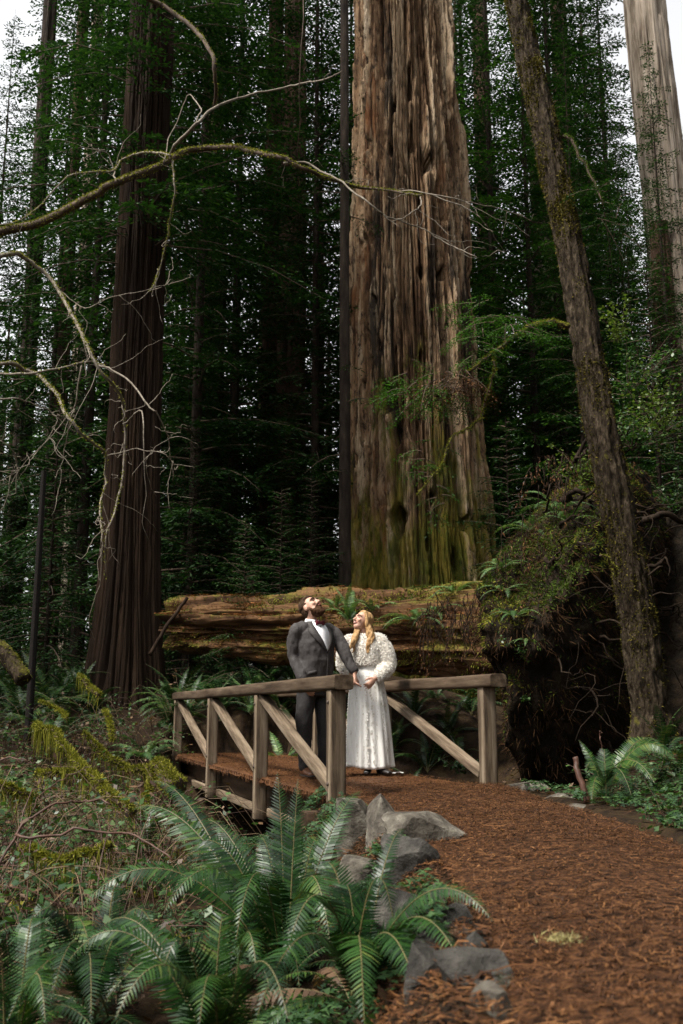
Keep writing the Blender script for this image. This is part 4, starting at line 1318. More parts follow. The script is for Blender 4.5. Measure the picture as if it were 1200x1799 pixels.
FR = [frond_mesh(arc_line(1.0, 72, -25, side=0.06), (-0.7, 0, 1), 0.105, 32, 1), frond_mesh(arc_line(1.0, 58, -45, side=-0.08), (-0.5, 0, 1), 0.11, 32, 2),
      frond_mesh(arc_line(1.0, 40, -50, side=0.1), (0, 0, 1), 0.115, 30, 3), frond_mesh(arc_line(1.0, 82, 20, side=0.03), (-1, 0, 0.6), 0.10, 32, 4),
      frond_mesh(arc_line(1.0, 20, -70, side=-0.05), (0, 0, 1), 0.11, 28, 5)]
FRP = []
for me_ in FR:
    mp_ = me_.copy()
    mp_.materials[0] = M['fern_pale_lit']
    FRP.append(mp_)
FRD = frond_mesh(arc_line(1.0, 30, -80), (0, 0, 1), 0.09, 24, 6, [M['fern_dead'], M['rachis']], 0.5)
r_fern = np.random.default_rng(404)


def fern(loc, size, n, label, group, kinds=(0, 1, 2, 3), spread=6.283, az0=0.0, dead=0, name='sword_fern', pale=False):
    e = empty(name, tuple(float(c) for c in loc), 0, label, 'fern', group)
    for k in range(n + dead):
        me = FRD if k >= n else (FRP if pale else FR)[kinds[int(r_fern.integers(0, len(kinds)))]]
        o = link('frond', me, e)
        o.rotation_euler = (r_fern.normal(0, 0.14), r_fern.normal(0, 0.10), az0 + spread * (k + r_fern.uniform(-0.35, 0.35)) / n)
        o.scale = (size * r_fern.uniform(0.72, 1.12),) * 3
    return e


def fern_at(px, py, Y, size, n, label, group='ferns on the upturned roots and log', **kw):
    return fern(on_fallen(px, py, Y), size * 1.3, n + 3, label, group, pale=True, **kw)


def fern_g(px, Y, size, n, label, group='ferns of the undergrowth', **kw):
    x = float(at(px, 1300, Y)[0])
    return fern((x, Y, float(gz(x, Y)) + 0.01), size, n, label, group, **kw)


# --- the big ferns in front, frond by frond
def big_fern(px, Y, label, tips, seed, fill=6, fsize=0.8):
    x = float(at(px, 1650, Y)[0])
    base = np.array((x, Y, float(gz(x, Y)) + 0.04))
    e = empty('sword_fern', tuple(base), 0, label, 'fern', 'big sword ferns in front of the bridge')
    r = np.random.default_rng(seed)
    for k, (tx, ty, tY, arch, w) in enumerate(tips):
        tip = at(tx, ty, tY)
        b0 = base + np.array((r.normal(0, 0.03), r.normal(0, 0.03), 0))
        mid = (b0 + tip) / 2 + np.array((0, 0, arch))
        c1 = b0 * 0.45 + mid * 0.55 + np.array((0, 0, arch * 0.45 + 0.05))
        t = np.linspace(0, 1, 22)[:, None]
        c2 = mid + (tip - b0) * 0.18 + np.array((0, 0, arch * 0.55))
        C = (1 - t) ** 3 * b0 + 3 * (1 - t) ** 2 * t * c1 + 3 * (1 - t) * t * t * c2 + t ** 3 * tip
        L = np.linalg.norm(np.diff(C, axis=0), axis=1).sum()
        hd = (0.15 * r.normal(), -0.55 + 0.1 * r.normal(), 1.0)
        o = link('frond', frond_mesh(C, hd, w, int(36 + 20 * L), seed * 50 + k, None, r.uniform(0.1, 0.4), 0.14))
        wchild(o, e)
    for k in range(fill):
        o = link('frond', FRD if k % 6 == 5 else FR[int(r.integers(0, 5))], e)
        o.rotation_euler = (r.normal(0, 0.15), r.normal(0, 0.1), r.uniform(0, 6.28))
        o.scale = (fsize * r.uniform(0.6, 1.1),) * 3
    return e


big_fern(500, 4.75, 'largest sword fern with upright fronds before the bridge', [
    (488, 1360, 5.1, 0.10, 0.095), (524, 1372, 5.0, 0.10, 0.085), (634, 1390, 5.3, 0.16, 0.10), (366, 1440, 5.3, 0.14, 0.105), (236, 1420, 5.2, 0.22, 0.125), (268, 1372, 5.9, 0.2, 0.08),
    (140, 1596, 4.6, 0.30, 0.11), (455, 1470, 5.2, 0.15, 0.10), (580, 1655, 4.0, 0.34, 0.11), (415, 1650, 3.9, 0.34, 0.11), (290, 1600, 4.3, 0.30, 0.11), (560, 1470, 5.2, 0.15, 0.10), (330, 1500, 4.9, 0.25, 0.11)], 1, 16, 0.8)
big_fern(618, 3.75, 'sword fern arching over the rocks onto the path', [
    (864, 1616, 3.25, 0.20, 0.075), (815, 1706, 3.0, 0.20, 0.085), (715, 1460, 4.2, 0.16, 0.05), (690, 1610, 3.6, 0.24, 0.08), (560, 1545, 4.0, 0.20, 0.09), (500, 1690, 3.3, 0.26, 0.09),
    (450, 1790, 3.0, 0.22, 0.09), (640, 1800, 2.95, 0.22, 0.09), (740, 1770, 2.95, 0.2, 0.085), (600, 1600, 3.9, 0.2, 0.09)], 2, 15, 0.62)
big_fern(390, 3.55, 'sword fern spilling low along the photo bottom edge', [
    (205, 1785, 3.05, 0.24, 0.09), (285, 1712, 3.3, 0.24, 0.09), (350, 1805, 2.9, 0.22, 0.095), (505, 1785, 2.95, 0.24, 0.09), (120, 1690, 3.6, 0.24, 0.085), (450, 1700, 3.2, 0.24, 0.09), (395, 1640, 3.7, 0.22, 0.09), (170, 1640, 4.0, 0.22, 0.09)], 3, 14, 0.62)
big_fern(175, 4.2, 'dim sword fern low at left under the canes', [
    (40, 1650, 4.0, 0.22, 0.09), (90, 1760, 3.5, 0.22, 0.09), (205, 1585, 4.5, 0.2, 0.085), (15, 1790, 3.4, 0.2, 0.08), (275, 1650, 4.0, 0.22, 0.09), (160, 1790, 3.3, 0.2, 0.09)], 4, 12, 0.65)
big_fern(40, 3.7, 'shaded sword fern in the bottom left corner', [(-20, 1700, 3.6, 0.2, 0.09), (80, 1800, 3.2, 0.2, 0.09), (60, 1640, 4.0, 0.2, 0.09)], 5, 10, 0.6)
big_fern(1075, 7.9, 'arching sword fern by the broken stick right of the path', [
    (1185, 1335, 7.6, 0.22, 0.11), (1160, 1315, 8.2, 0.2, 0.10), (1062, 1318, 8.0, 0.1, 0.09), (1030, 1350, 7.8, 0.12, 0.08), (1110, 1400, 7.4, 0.2, 0.09), (1150, 1375, 7.3, 0.2, 0.1), (1090, 1330, 8.3, 0.1, 0.09), (1040, 1410, 7.4, 0.15, 0.08)], 6, 4, 0.6)

# --- ferns on the fallen tree
for (px, py, Y, sz, n_, lb, kw) in (
    (975, 905, 12.6, 0.55, 11, 'fern clump drooping on top of the upturned root mass', dict(kinds=(0, 1, 2, 4))),
    (930, 935, 12.3, 0.42, 8, 'smaller fern left of the clump atop the roots', dict(kinds=(1, 2, 4))),
    (1000, 920, 12.3, 0.42, 6, 'fern with hanging pale fronds atop the roots', dict(kinds=(4, 2))),
    (880, 1000, 11.9, 0.36, 7, 'fern on the shoulder of the root mass', dict(kinds=(2, 4))),
    (800, 1045, 12.2, 0.45, 8, 'fern at the mossy join of log and roots', dict(kinds=(1, 2, 4))),
    (885, 1040, 11.7, 0.32, 6, 'little fern hanging from the root lip', dict(kinds=(4, 2), dead=2)),
    (905, 1085, 11.6, 0.34, 8, 'fern midway down the dark root face', dict(kinds=(4, 2), dead=2)),
    (925, 1125, 11.6, 0.22, 5, 'tiny fern lowest on the dark root face', dict(kinds=(4,))),
    (730, 1092, 13.6, 0.5, 7, 'pale fern reaching from log behind the woman', dict(kinds=(2, 1, 4))),
    (765, 1080, 13.3, 0.42, 7, 'pale fern on log right of the woman', dict(kinds=(2, 1, 4), dead=2)),
    (612, 1095, 14.9, 0.52, 10, 'fern on the log between the two people', dict(kinds=(0, 1, 3))),
    (655, 1078, 14.6, 0.42, 8, 'fern on the log above the woman', dict(kinds=(0, 1, 2))),
    (590, 1075, 15.1, 0.4, 7, 'small fern on log by the man', dict(kinds=(0, 1, 3))),
):
    fern_at(px, py, Y, sz, n_, lb, **kw)

# --- ferns of the undergrowth
for (px, Y, sz, n_, lb) in (
    (105, 19.5, 1.0, 11, 'big fern on the bank left of the shaded redwood'), (30, 18, 1.0, 10, 'fern by the left edge on the bank'), (140, 22, 1.1, 10, 'high fern on the bank against the redwood'),
    (70, 22.5, 1.1, 10, 'fern behind the black pole'), (15, 14, 0.95, 9, 'fern beside the pale rotten log piece'), (95, 15, 0.95, 10, 'fern right of the black pole'),
    (300, 19.2, 1.0, 10, 'fern under the broken end of the log'), (345, 18.6, 0.95, 10, 'fern in the shade under the fallen log'), (385, 17.3, 0.9, 10, 'fern behind the far bridge rail'),
    (255, 15.2, 0.8, 11, 'pale fern left of the bridge far end'), (330, 16.8, 0.85, 9, 'fern just past the bridge far end'), (440, 16.5, 0.8, 9, 'fern behind the middle bridge posts'),
    (215, 12.4, 0.7, 9, 'fern in the thicket beside the mossy limb'), (60, 9.2, 0.75, 9, 'pale fern half hidden in the thicket at left'), (420, 8.0, 0.38, 7, 'little fern below the bridge side beam'),
    (500, 15.5, 0.8, 9, 'fern seen through the bridge rails behind the man'), (600, 15, 0.8, 9, 'fern behind the bridge between the people'), (480, 6.6, 0.5, 7, 'low fern against the bridge end beam'),
    (1165, 9.3, 0.55, 9, 'fern at the foot of the leaning tree'), (1190, 8.0, 0.5, 8, 'fern at the right edge beside sorrel'), (570, 20.5, 0.9, 9, 'fern left of the giant trunk base'),
):
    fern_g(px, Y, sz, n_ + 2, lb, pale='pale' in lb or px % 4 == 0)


k_ = 0
for (x0, x1, y0, y1, n_, sz, lb, gp) in ((-60, 185, 15.5, 27, 26, 1.15, 'sword fern on the crowded bank left of the shaded redwood, %s from left', 'ferns of the crowded left bank'),
                                     (290, 560, 16.2, 20, 18, 0.95, 'shaded sword fern beneath the fallen log, %s from left', 'ferns beneath the fallen log'),
                                     (600, 840, 15.2, 17.0, 12, 0.8, 'dim fern in the hollow behind the bridge, %s from left', 'dim ferns behind the bridge'),
                                     (-40, 270, 7.5, 14, 14, 0.65, 'fern tangled in the bramble thicket, %s from left', 'ferns tangled in the thicket')):
    for q in range(n_):
        k_ += 1
        px_q = x0 + (x1 - x0) * (q + 0.5) / n_
        fern_g(px_q, y0 + (y1 - y0) * ((q * 0.618) % 1.0), sz * (0.8 + 0.45 * float(vn(k_ * 1.7, 0, 0, 6))), 9, lb % ORD[q], gp)


# ------------------------------------------------------------------ undergrowth
def leaf_quads(P, r, size, flat=0.5):
    n = len(P)
    d = r.normal(size=(n, 3)); d[:, 2] *= flat
    d /= np.linalg.norm(d, axis=1, keepdims=True)
    up = np.column_stack([r.normal(0, 0.5, n), r.normal(0, 0.5, n), np.ones(n)])
    q = np.cross(d, up); q /= np.linalg.norm(q, axis=1, keepdims=True)
    l = size * r.uniform(0.5, 1.3, n)[:, None]
    V = np.stack([P, P + d * l * 0.45 + q * l * 0.32, P + d * l, P + d * l * 0.45 - q * l * 0.32], 1)
    return V.reshape(-1, 3), np.arange(n * 4).reshape(-1, 4)


r_ = np.random.default_rng(808)
stems, green, dead = MB(), MB(), MB()
cnt = 0
while cnt < 1500:
    Y = 4.3 + 11.5 * r_.random() ** 0.8
    px = r_.uniform(-60, 330) if Y > 6 else r_.uniform(-60, 260)
    if r_.random() < 0.10: px, Y = r_.uniform(250, 520), r_.uniform(15.0, 17)
    x = float(at(px, 1350, Y)[0])
    s_ = (x - BA0[0]) * BDIR[0] + (Y - BA0[1]) * BDIR[1]
    p_ = (x - BA0[0]) * BPER[0] + (Y - BA0[1]) * BPER[1]
    if -0.4 < p_ < BWID + 0.3 and -0.5 < s_ < 8.7: continue
    z = float(gz(x, Y))
    L = r_.uniform(0.3, 1.1)
    a = r_.uniform(0, 6.28)
    h = L * r_.uniform(0.25, 0.8)
    d = np.array((math.cos(a), math.sin(a), 0)) * L * 0.6
    b0 = np.array((x, Y, z - 0.02))
    C = smooth_poly([b0, b0 + d * 0.4 + (0, 0, h * 0.8), b0 + d * 0.9 + (0, 0, h), b0 + d * 1.4 + (0, 0, h * r_.uniform(0.2, 1.1))], 2, 0.05, cnt)
    stems.add(*tube(C, np.linspace(r_.uniform(0.0022, 0.006), 0.0012, len(C)), 3, False), 0 if r_.random() < 0.6 else 1)
    k = int(r_.integers(3, 16))
    Pl = C[r_.integers(2, len(C), k)] + r_.normal(0, 0.035, (k, 3))
    (green if r_.random() < 0.68 else dead).add(*leaf_quads(Pl, r_, 0.05 if Y < 9 else 0.065))
    cnt += 1
M['stem_tan'] = plain('dry tan stem', (0.10, 0.065, 0.034), 0.7, 0.3, 0.5, 5)
M['dead_leaf'] = leaf_mat('dead brown leaves', [(0.2, (0.025, 0.013, 0.007)), (0.6, (0.07, 0.036, 0.015)), (0.9, (0.15, 0.085, 0.038))], rough=0.6, trans=0.2)
tag(stems.build('bramble_stems', [M['stem_tan'], M['cane']]), 'tangle of thin dry bramble stems left of the bridge', 'brambles', kind='stuff')
tag(green.build('bramble_leaves', M['shrub'], smooth=False), 'small green bramble leaves in the thicket', 'brambles', kind='stuff')
tag(dead.build('dead_leaves', M['dead_leaf'], smooth=False), 'dead brown leaves caught in the thicket', 'leaves', kind='stuff')


n = 1400
hx, hy = r_.uniform(-3.6, -0.6, n), r_.uniform(5.4, 12.5, n)
hk = fbm(hx * 1.4, hy * 1.4, 0, 66, 3) > 0.56
hx, hy = hx[hk], hy[hk]
hp = np.repeat(np.stack([hx, hy, gz(hx, hy) + 0.02], -1), 26, 0) + r_.normal(0, 1, (len(hx) * 26, 3)) * (0.07, 0.07, 0.03)
tag(MB().add(*tufts(hp, np.tile((0, 0, 1.0), (len(hp), 1)), r_, (0.015, 0.05), 0.006)).build('ground_moss', M['moss'], smooth=False), 'yellow green moss over dead wood in the thicket', 'moss', kind='stuff')


def sorrel(n, xr, yr_, r, fil=None):
    mb = MB()
    x, y = r.uniform(*xr, n), r.uniform(*yr_, n)
    k = fbm(x * 1.5, y * 1.5, 0, 88, 3) > 0.42
    if fil is not None: k &= fil(x, y)
    x, y = x[k], y[k]
    z = gz(x, y) + r.uniform(0.03, 0.10, len(x))
    a0 = r.uniform(0, 6.28, len(x))
    s = r.uniform(0.018, 0.036, len(x))
    P = np.stack([x, y, z], -1)
    tilt = r.normal(0, 0.3, (len(x), 2))
    for j in range(3):
        a = a0 + j * 2.094
        d = np.stack([np.cos(a), np.sin(a), -0.15 + tilt[:, 0] * np.cos(a) + tilt[:, 1] * np.sin(a)], -1) * s[:, None]
        q = np.stack([-np.sin(a), np.cos(a), -tilt[:, 0] * np.sin(a) + tilt[:, 1] * np.cos(a)], -1) * s[:, None]
        V = np.stack([P, P + d * 0.9 + q * 0.62, P + d * 0.82, P + d * 0.9 - q * 0.62], 1).reshape(-1, 3)
        mb.add(V, np.arange(len(V)).reshape(-1, 4))
    return mb


off_path = lambda x, y: ~((x > path_left(np.minimum(y, 8.2)) - 0.05) & (x < path_right(np.minimum(y, 9.3)) + 0.08) & (y < 9.6))
tag(sorrel(15000, (-2.2, 0.35), (3.2, 9.0), r_, off_path).build('sorrel', M['clover'], smooth=False), 'sorrel leaves carpeting the gully below the bridge', 'ground cover', kind='stuff')
tag(sorrel(9000, (1.6, 4.5), (4.0, 10.2), r_, lambda x, y: off_path(x, y) & (gz(x, y) > -0.15)).build('sorrel', M['clover'], smooth=False), 'sorrel leaves on the bank right of the path', 'ground cover', kind='stuff')
# fallen needles on the forest floor beside the path
n = 12000
x, y = r_.uniform(-4.5, 4.2, n), 2.6 + 12 * r_.random(n)
k = off_path(x, y) & (np.abs(x) < 0.40 * y + 0.3)
x, y = x[k], y[k]
P = np.stack([x, y, gz(x, y) + 0.015], -1)
tag(MB().add(*litter_strands(P, None, (0.03, 0.14), (0.0015, 0.006), 0.25, 61)).build('floor_litter', M['litter'], smooth=False), 'brown needles and twigs on the forest floor beside the path', 'litter', kind='stuff')
n = 5200
x, y = r_.uniform(-4.5, 4.2, n), 2.6 + 12 * r_.random(n)
k = off_path(x, y)
x, y = x[k], y[k]
P = np.stack([x, y, gz(x, y) + 0.02], -1)
tag(MB().add(*leaf_quads(P, r_, 0.05, 0.3)).build('fallen_leaves', M['dead_leaf'], smooth=False), 'fallen brown leaves on the forest floor', 'leaves', kind='stuff')


# ------------------------------------------------------------------ mossy sticks, canes, dead wood
def stick(name, pts, r0, r1, label, cat, seed, dens=900, mat='moss', bark='branch', L=(0.015, 0.04), group=None, hang=0):
    P = [at(*p) for p in pts]
    e = empty(name, tuple(P[0]), 0, label, cat, group)
    o, C = mossy_limb(P, r0, r1, e, seed, mat, 0.03, 6, dens, bark, L, 'stem')
    if hang:
        r = np.random.default_rng(seed + 1)
        Ph = C[r.integers(0, len(C), hang)] + r.normal(0, 0.012, (hang, 3))
        v, f = tufts(Ph, np.tile((0, 0, -1.0), (hang, 1)), r, (0.06, 0.26), 0.004, splay=0.12)
        wchild(MB().add(v, f).build('hanging_moss', M[mat], smooth=False), e)
    return e


G = 'moss-covered dead branches in the thicket'
stick('mossy_branch', [(95, 1292, 7.6), (125, 1330, 7.4), (160, 1362, 7.2), (200, 1400, 7.0), (235, 1430, 6.9)], 0.024, 0.030, 'longest mossy dead branch slanting down through the thicket', 'branch', 1, 2720, hang=120, group=G)
stick('mossy_branch', [(58, 1275, 7.8), (80, 1280, 7.7), (105, 1290, 7.6)], 0.016, 0.014, 'short mossy branch tip with long hanging moss', 'branch', 2, 2560, hang=260, group=G)
stick('mossy_branch', [(150, 1290, 8.8), (190, 1330, 8.7), (225, 1352, 8.6), (262, 1352, 8.5)], 0.020, 0.024, 'mossy branch leading to the bridge corner', 'branch', 3, 2720, hang=100, group=G)
stick('mossy_branch', [(264, 1350, 8.5), (262, 1380, 8.4), (254, 1420, 8.2)], 0.03, 0.03, 'stout mossy stub standing by the bridge corner', 'branch', 4, 3200, group=G)
stick('mossy_branch', [(-15, 1378, 7.0), (20, 1383, 7.0), (56, 1394, 7.0)], 0.02, 0.016, 'mossy branch poking in at the left edge', 'branch', 5, 2880, hang=120, group=G)
stick('mossy_branch', [(62, 1358, 7.4), (110, 1356, 7.3), (165, 1362, 7.2)], 0.012, 0.012, 'level mossy branch across the thicket', 'branch', 6, 2400, hang=60, group=G)
stick('mossy_branch', [(140, 1186, 10.5), (152, 1200, 10.4), (172, 1222, 10.3)], 0.02, 0.028, 'high bright mossy stub before the shaded redwood', 'branch', 7, 2880, hang=60, group=G)
stick('mossy_branch', [(185, 1246, 9.8), (192, 1268, 9.7), (200, 1300, 9.6)], 0.014, 0.018, 'small upright mossy stick near redwood foot', 'branch', 8, 2560, group=G)
stick('mossy_branch', [(40, 1492, 5.6), (95, 1508, 5.5), (150, 1500, 5.4), (195, 1488, 5.4)], 0.016, 0.012, 'low mossy branch above the dim fern', 'branch', 9, 2560, hang=80, group=G)
stick('mossy_branch', [(120, 1262, 9.0), (108, 1250, 9.1), (70, 1235, 9.2)], 0.010, 0.007, 'thin mossy twig above hanging moss branch', 'branch', 10, 1920, group=G)
stick('mossy_branch', [(310, 1385, 8.3), (285, 1355, 8.5), (270, 1345, 8.6)], 0.09, 0.07, 'thick mossy chunk of wood under the bridge side', 'branch', 12, 5600, group=G)
G = 'bare brown canes at left'
stick('bramble_cane', [(-15, 1540, 4.9), (40, 1450, 5.0), (95, 1414, 5.1), (150, 1406, 5.2), (195, 1413, 5.2)], 0.007, 0.005, 'long red brown cane arching over at left', 'cane', 21, 0, bark='cane', group=G)
stick('bramble_cane', [(30, 1470, 4.8), (110, 1462, 4.8), (180, 1463, 4.8), (240, 1475, 4.8), (300, 1512, 4.7)], 0.007, 0.004, 'purple brown cane lying level above the ferns', 'cane', 22, 0, bark='cane', group=G)
stick('bramble_cane', [(40, 1450, 5.6), (75, 1395, 5.6), (120, 1362, 5.6), (165, 1345, 5.6)], 0.004, 0.002, 'thin dark cane crossing the long mossy branch', 'cane', 23, 0, bark='cane', group=G)
stick('bramble_cane', [(-10, 1335, 6.2), (40, 1333, 6.2), (62, 1342, 6.2)], 0.005, 0.003, 'short dark cane at left edge below hanging moss', 'cane', 24, 0, bark='cane', group=G)
stick('broken_stick', [(1032, 1408, 7.7), (1022, 1372, 7.75), (1010, 1330, 7.8)], 0.026, 0.021, 'snapped red brown stick standing beside the path', 'stick', 31, 0, bark='cane')
stick('dry_stalk', [(1060, 1350, 8.0), (1058, 1310, 8.0), (1052, 1287, 8.0), (1058, 1290, 8.0)], 0.006, 0.004, 'thin dry flower stalk behind the broken stick', 'stalk', 32, 0, bark='cane')
stick('dead_limb', [(262, 1150, 17.0), (285, 1112, 17.2), (312, 1072, 17.5), (330, 1050, 17.6)], 0.035, 0.03, 'black dead limb leaning on the broken log end', 'branch', 33, 0, bark='bark_black')
stick('log_piece', [(-20, 1128, 12.0), (8, 1150, 11.9), (45, 1195, 11.8)], 0.11, 0.10, 'pale rotten log piece with moss at left edge', 'log', 34, 500, bark='bark_lean')
stick('dead_root', [(1130, 915, 12.0), (1165, 905, 12.0), (1200, 915, 12.1), (1240, 905, 12.2)], 0.045, 0.03, 'grey dead root jutting right of the leaning tree', 'root', 35, 0, bark='root')
# lichen tuft on the path
c = at(990, 1646, 3.1)
c[2] = float(pz(c[0], c[1])) + 0.005
r_ = np.random.default_rng(99)
P = np.tile(c, (420, 1)) + r_.normal(0, 1, (420, 3)) * (0.026, 0.022, 0.004)
P[:, 2] = np.maximum(P[:, 2], c[2])
M['lichen'] = leaf_mat('pale lichen', [(0.2, (0.20, 0.165, 0.06)), (0.8, (0.36, 0.32, 0.16))], rough=0.8, spec=0.1, trans=0.2)
tag(MB().add(*tufts(P, np.tile((0, 0, 0.5), (420, 1)), r_, (0.01, 0.03), 0.0016)).build('lichen_tuft', M['lichen'], smooth=False), 'pale yellow lichen tuft lying on the brown path', 'lichen')


# ------------------------------------------------------------------ shrubs on the bank and the roots
def shrub(pos, size, n, mat, label, seed, leaf=0.05, name='shrub'):
    e = empty(name, tuple(float(c) for c in pos), 0, label, 'shrub', 'leafy shrubs on the dark bank')
    r = np.random.default_rng(seed)
    st, lv = MB(), MB()
    for k in range(n):
        d = r.normal(size=3) * (0.7, 0.7, 0.4) + (0, 0, 0.8)
        L = size * r.uniform(0.5, 1.1)
        C = smooth_poly([(0, 0, 0), d * L * 0.5, d * L + r.normal(0, 0.1 * size, 3)], 4, 0.03, seed + k)
        st.add(*tube(C, np.linspace(0.007, 0.002, len(C)), 3, False))
        m = 40
        Pl = C[r.integers(2, len(C), m)] + r.normal(0, 0.10 * size, (m, 3))
        lv.add(*leaf_quads(Pl, r, leaf))
    st.build('stem', M['branch'], e)
    lv.build('foliage', M[mat], e, smooth=False)
    return e


M['shrub_light'] = leaf_mat('young yellow green leaves', [(0.15, (0.03, 0.05, 0.010)), (0.5, (0.07, 0.105, 0.02)), (0.9, (0.14, 0.18, 0.035))], rough=0.5, trans=0.4)
for k, (px, py, Y, sz, n_, mt, lb) in enumerate((
    (1165, 760, 13.5, 0.85, 26, 'shrub_light', 'yellow green shrub at the right edge above the bank'), (1110, 790, 13.2, 0.6, 20, 'shrub', 'green shrub just right of leaning trunk'),
    (1105, 690, 13.8, 0.6, 16, 'shrub', 'higher glossy shrub right of leaning trunk'), (1085, 600, 14.2, 0.5, 9, 'shrub_light', 'sparse pale shrub high beside leaning trunk'),
    (1030, 850, 13.2, 0.5, 16, 'shrub_light', 'shrub cresting the root mass left of leaning trunk'), (1195, 1480, 6.2, 0.30, 12, 'shrub', 'low leafy shrub at the right edge by the path'),
    (1190, 900, 13.0, 0.5, 12, 'shrub', 'dim shrub low on the dark bank'), (930, 1160, 11.4, 0.2, 6, 'shrub', 'tuft of round leaves on the root face'), (930, 1235, 11.2, 0.2, 5, 'shrub', 'lower tuft of leaves on the root face'),
    (815, 1356, 10.4, 0.18, 9, 'clover', 'small leafy tuft under the right brace'), (1140, 1400, 8.0, 0.25, 14, 'shrub', 'leafy tuft below the arching fern'))):
    shrub(on_fallen(px, py, Y) if 9 < Y and py < 1300 else at(px, py, Y), sz, n_, mt, lb, 900 + k * 7, 0.06 if Y > 12 else 0.04)

# ------------------------------------------------------------------ bare broadleaf tree reaching in from the left
tb = np.array((-3.9, 7.6))
bare = empty('bare_maple', (tb[0], tb[1], float(gz(*tb)) - 0.1), 0, 'bare mossy tree whose twiggy branches reach in from the left', 'tree')
tz = float(gz(*tb))
C = smooth_poly([(tb[0], tb[1], tz - 0.3), (tb[0] + 0.05, tb[1], 2.0), (tb[0] - 0.05, tb[1] + 0.1, 4.2), (tb[0] - 0.2, tb[1] + 0.3, 7.0), (tb[0] + 0.1, tb[1] + 0.5, 9.5)], 10)
v, f = tube(C, np.linspace(0.17, 0.06, len(C)), 14)
wchild(MB().add(v, f).build('trunk', M['bark_lean']), bare)
r_tw = np.random.default_rng(606)


def limb(pts, r0, r1, moss=0, bark='twig', twigs=0, Y=7.4, seed=1, start=None):
    P = [at(px, py, Y + 0.25 * math.sin(i * 1.3 + seed)) for i, (px, py) in enumerate(pts)]
    if start is not None: P = [np.array(start)] + P
    o, C = mossy_limb(P, r0, r1, bare, seed, 'moss', 0.022, 6, moss, bark, (0.008, 0.022), 'branch')
    for k in range(twigs):
        i = int(r_tw.integers(len(C) // 3, len(C) - 1))
        d = (C[min(i + 1, len(C) - 1)] - C[i - 1])
        d = d / np.linalg.norm(d) * 0.6 + r_tw.normal(0, 0.6, 3)
        L = r_tw.uniform(0.10, 0.42)
        q = smooth_poly([C[i], C[i] + d * L * 0.4 + r_tw.normal(0, 0.02, 3), C[i] + d * L * 0.75 + r_tw.normal(0, 0.03, 3), C[i] + d * L], 4, 0.02, seed * 31 + k)
        wchild(MB().add(*tube(q, np.linspace(0.0032, 0.0013, len(q)), 4)).build('twig', M['twig']), o)
    return C


tr = lambda z: (tb[0], tb[1] + 0.05, z)
limb([(-20, 413), (60, 395), (150, 352), (200, 325), (290, 285), (345, 264), (410, 259), (470, 270), (530, 292), (590, 318), (640, 330), (700, 335), (742, 345)], 0.038, 0.006, 1500, 'branch', 10, seed=1, start=tr(4.2))
limb([(292, 284), (318, 245), (345, 218), (378, 188), (440, 164), (520, 150), (565, 142), (597, 125)], 0.016, 0.005, 0, 'twig', 4, seed=2)
limb([(378, 188), (379, 130), (366, 85), (335, 45), (272, 2), (200, -30)], 0.014, 0.022, 200, 'branch', 3, seed=3)
limb([(303, 285), (305, 340), (298, 400), (280, 465), (263, 512)], 0.008, 0.003, 300, 'twig', 5, seed=4)
limb([(300, 275), (262, 268), (215, 280), (195, 302), (130, 305), (70, 365), (40, 385), (-10, 395)], 0.010, 0.003, 250, 'twig', 6, seed=5)
limb([(205, 322), (198, 295), (184, 266), (140, 280)], 0.007, 0.002, 0, 'twig', 3, seed=6)
limb([(500, 285), (545, 290), (600, 320), (650, 360), (690, 384), (740, 400), (790, 430), (834, 450)], 0.010, 0.003, 0, 'twig', 7, seed=7)
limb([(740, 343), (735, 365), (715, 380), (688, 390)], 0.006, 0.003, 0, 'twig', 2, seed=8)
limb([(700, 335), (760, 340), (830, 355), (880, 368), (932, 388)], 0.006, 0.002, 0, 'twig', 5, seed=9)
limb([(760, 342), (830, 372), (865, 410), (890, 445)], 0.005, 0.002, 0, 'twig', 3, seed=10)
limb([(345, 218), (352, 190), (330, 170), (300, 235), (290, 280)], 0.006, 0.004, 0, 'twig', 0, seed=11)
limb([(-20, 454), (50, 456), (95, 500), (135, 570), (170, 640), (205, 690), (219, 740), (218, 830), (200, 900), (186, 945), (185, 1020)], 0.018, 0.004, 300, 'twig', 12, Y=6.9, seed=12, start=tr(3.9))
limb([(-20, 640), (50, 650), (95, 685), (120, 735), (150, 770), (186, 800), (184, 850), (176, 900), (182, 940), (178, 990)], 0.016, 0.004, 350, 'twig', 10, Y=6.9, seed=13, start=tr(3.3))
limb([(170, 638), (215, 660), (258, 710), (280, 730), (300, 790), (305, 845)], 0.008, 0.003, 0, 'twig', 6, Y=6.9, seed=14)
limb([(215, 745), (250, 720), (255, 790), (262, 840), (275, 870)], 0.006, 0.002, 0, 'twig', 4, Y=6.9, seed=15)
limb([(-20, 655), (60, 655), (130, 640), (170, 635), (195, 650)], 0.010, 0.004, 100, 'twig', 10, Y=7.0, seed=16, start=tr(3.25))
limb([(145, 640), (130, 720), (112, 790), (108, 830)], 0.006, 0.002, 0, 'twig', 5, Y=6.9, seed=17)
limb([(-20, 700), (50, 710), (100, 740), (60, 800)], 0.008, 0.002, 0, 'twig', 12, Y=6.8, seed=18, start=tr(3.0))
limb([(-20, 770), (30, 820), (-10, 850)], 0.006, 0.002, 0, 'twig', 12, Y=6.8, seed=19, start=tr(2.8))
limb([(95, 500), (150, 540), (200, 520), (270, 505), (300, 500)], 0.004, 0.0015, 0, 'twig', 8, Y=6.9, seed=20)
limb([(186, 800), (240, 790), (290, 800), (310, 830)], 0.004, 0.0015, 0, 'twig', 5, Y=6.9, seed=21)
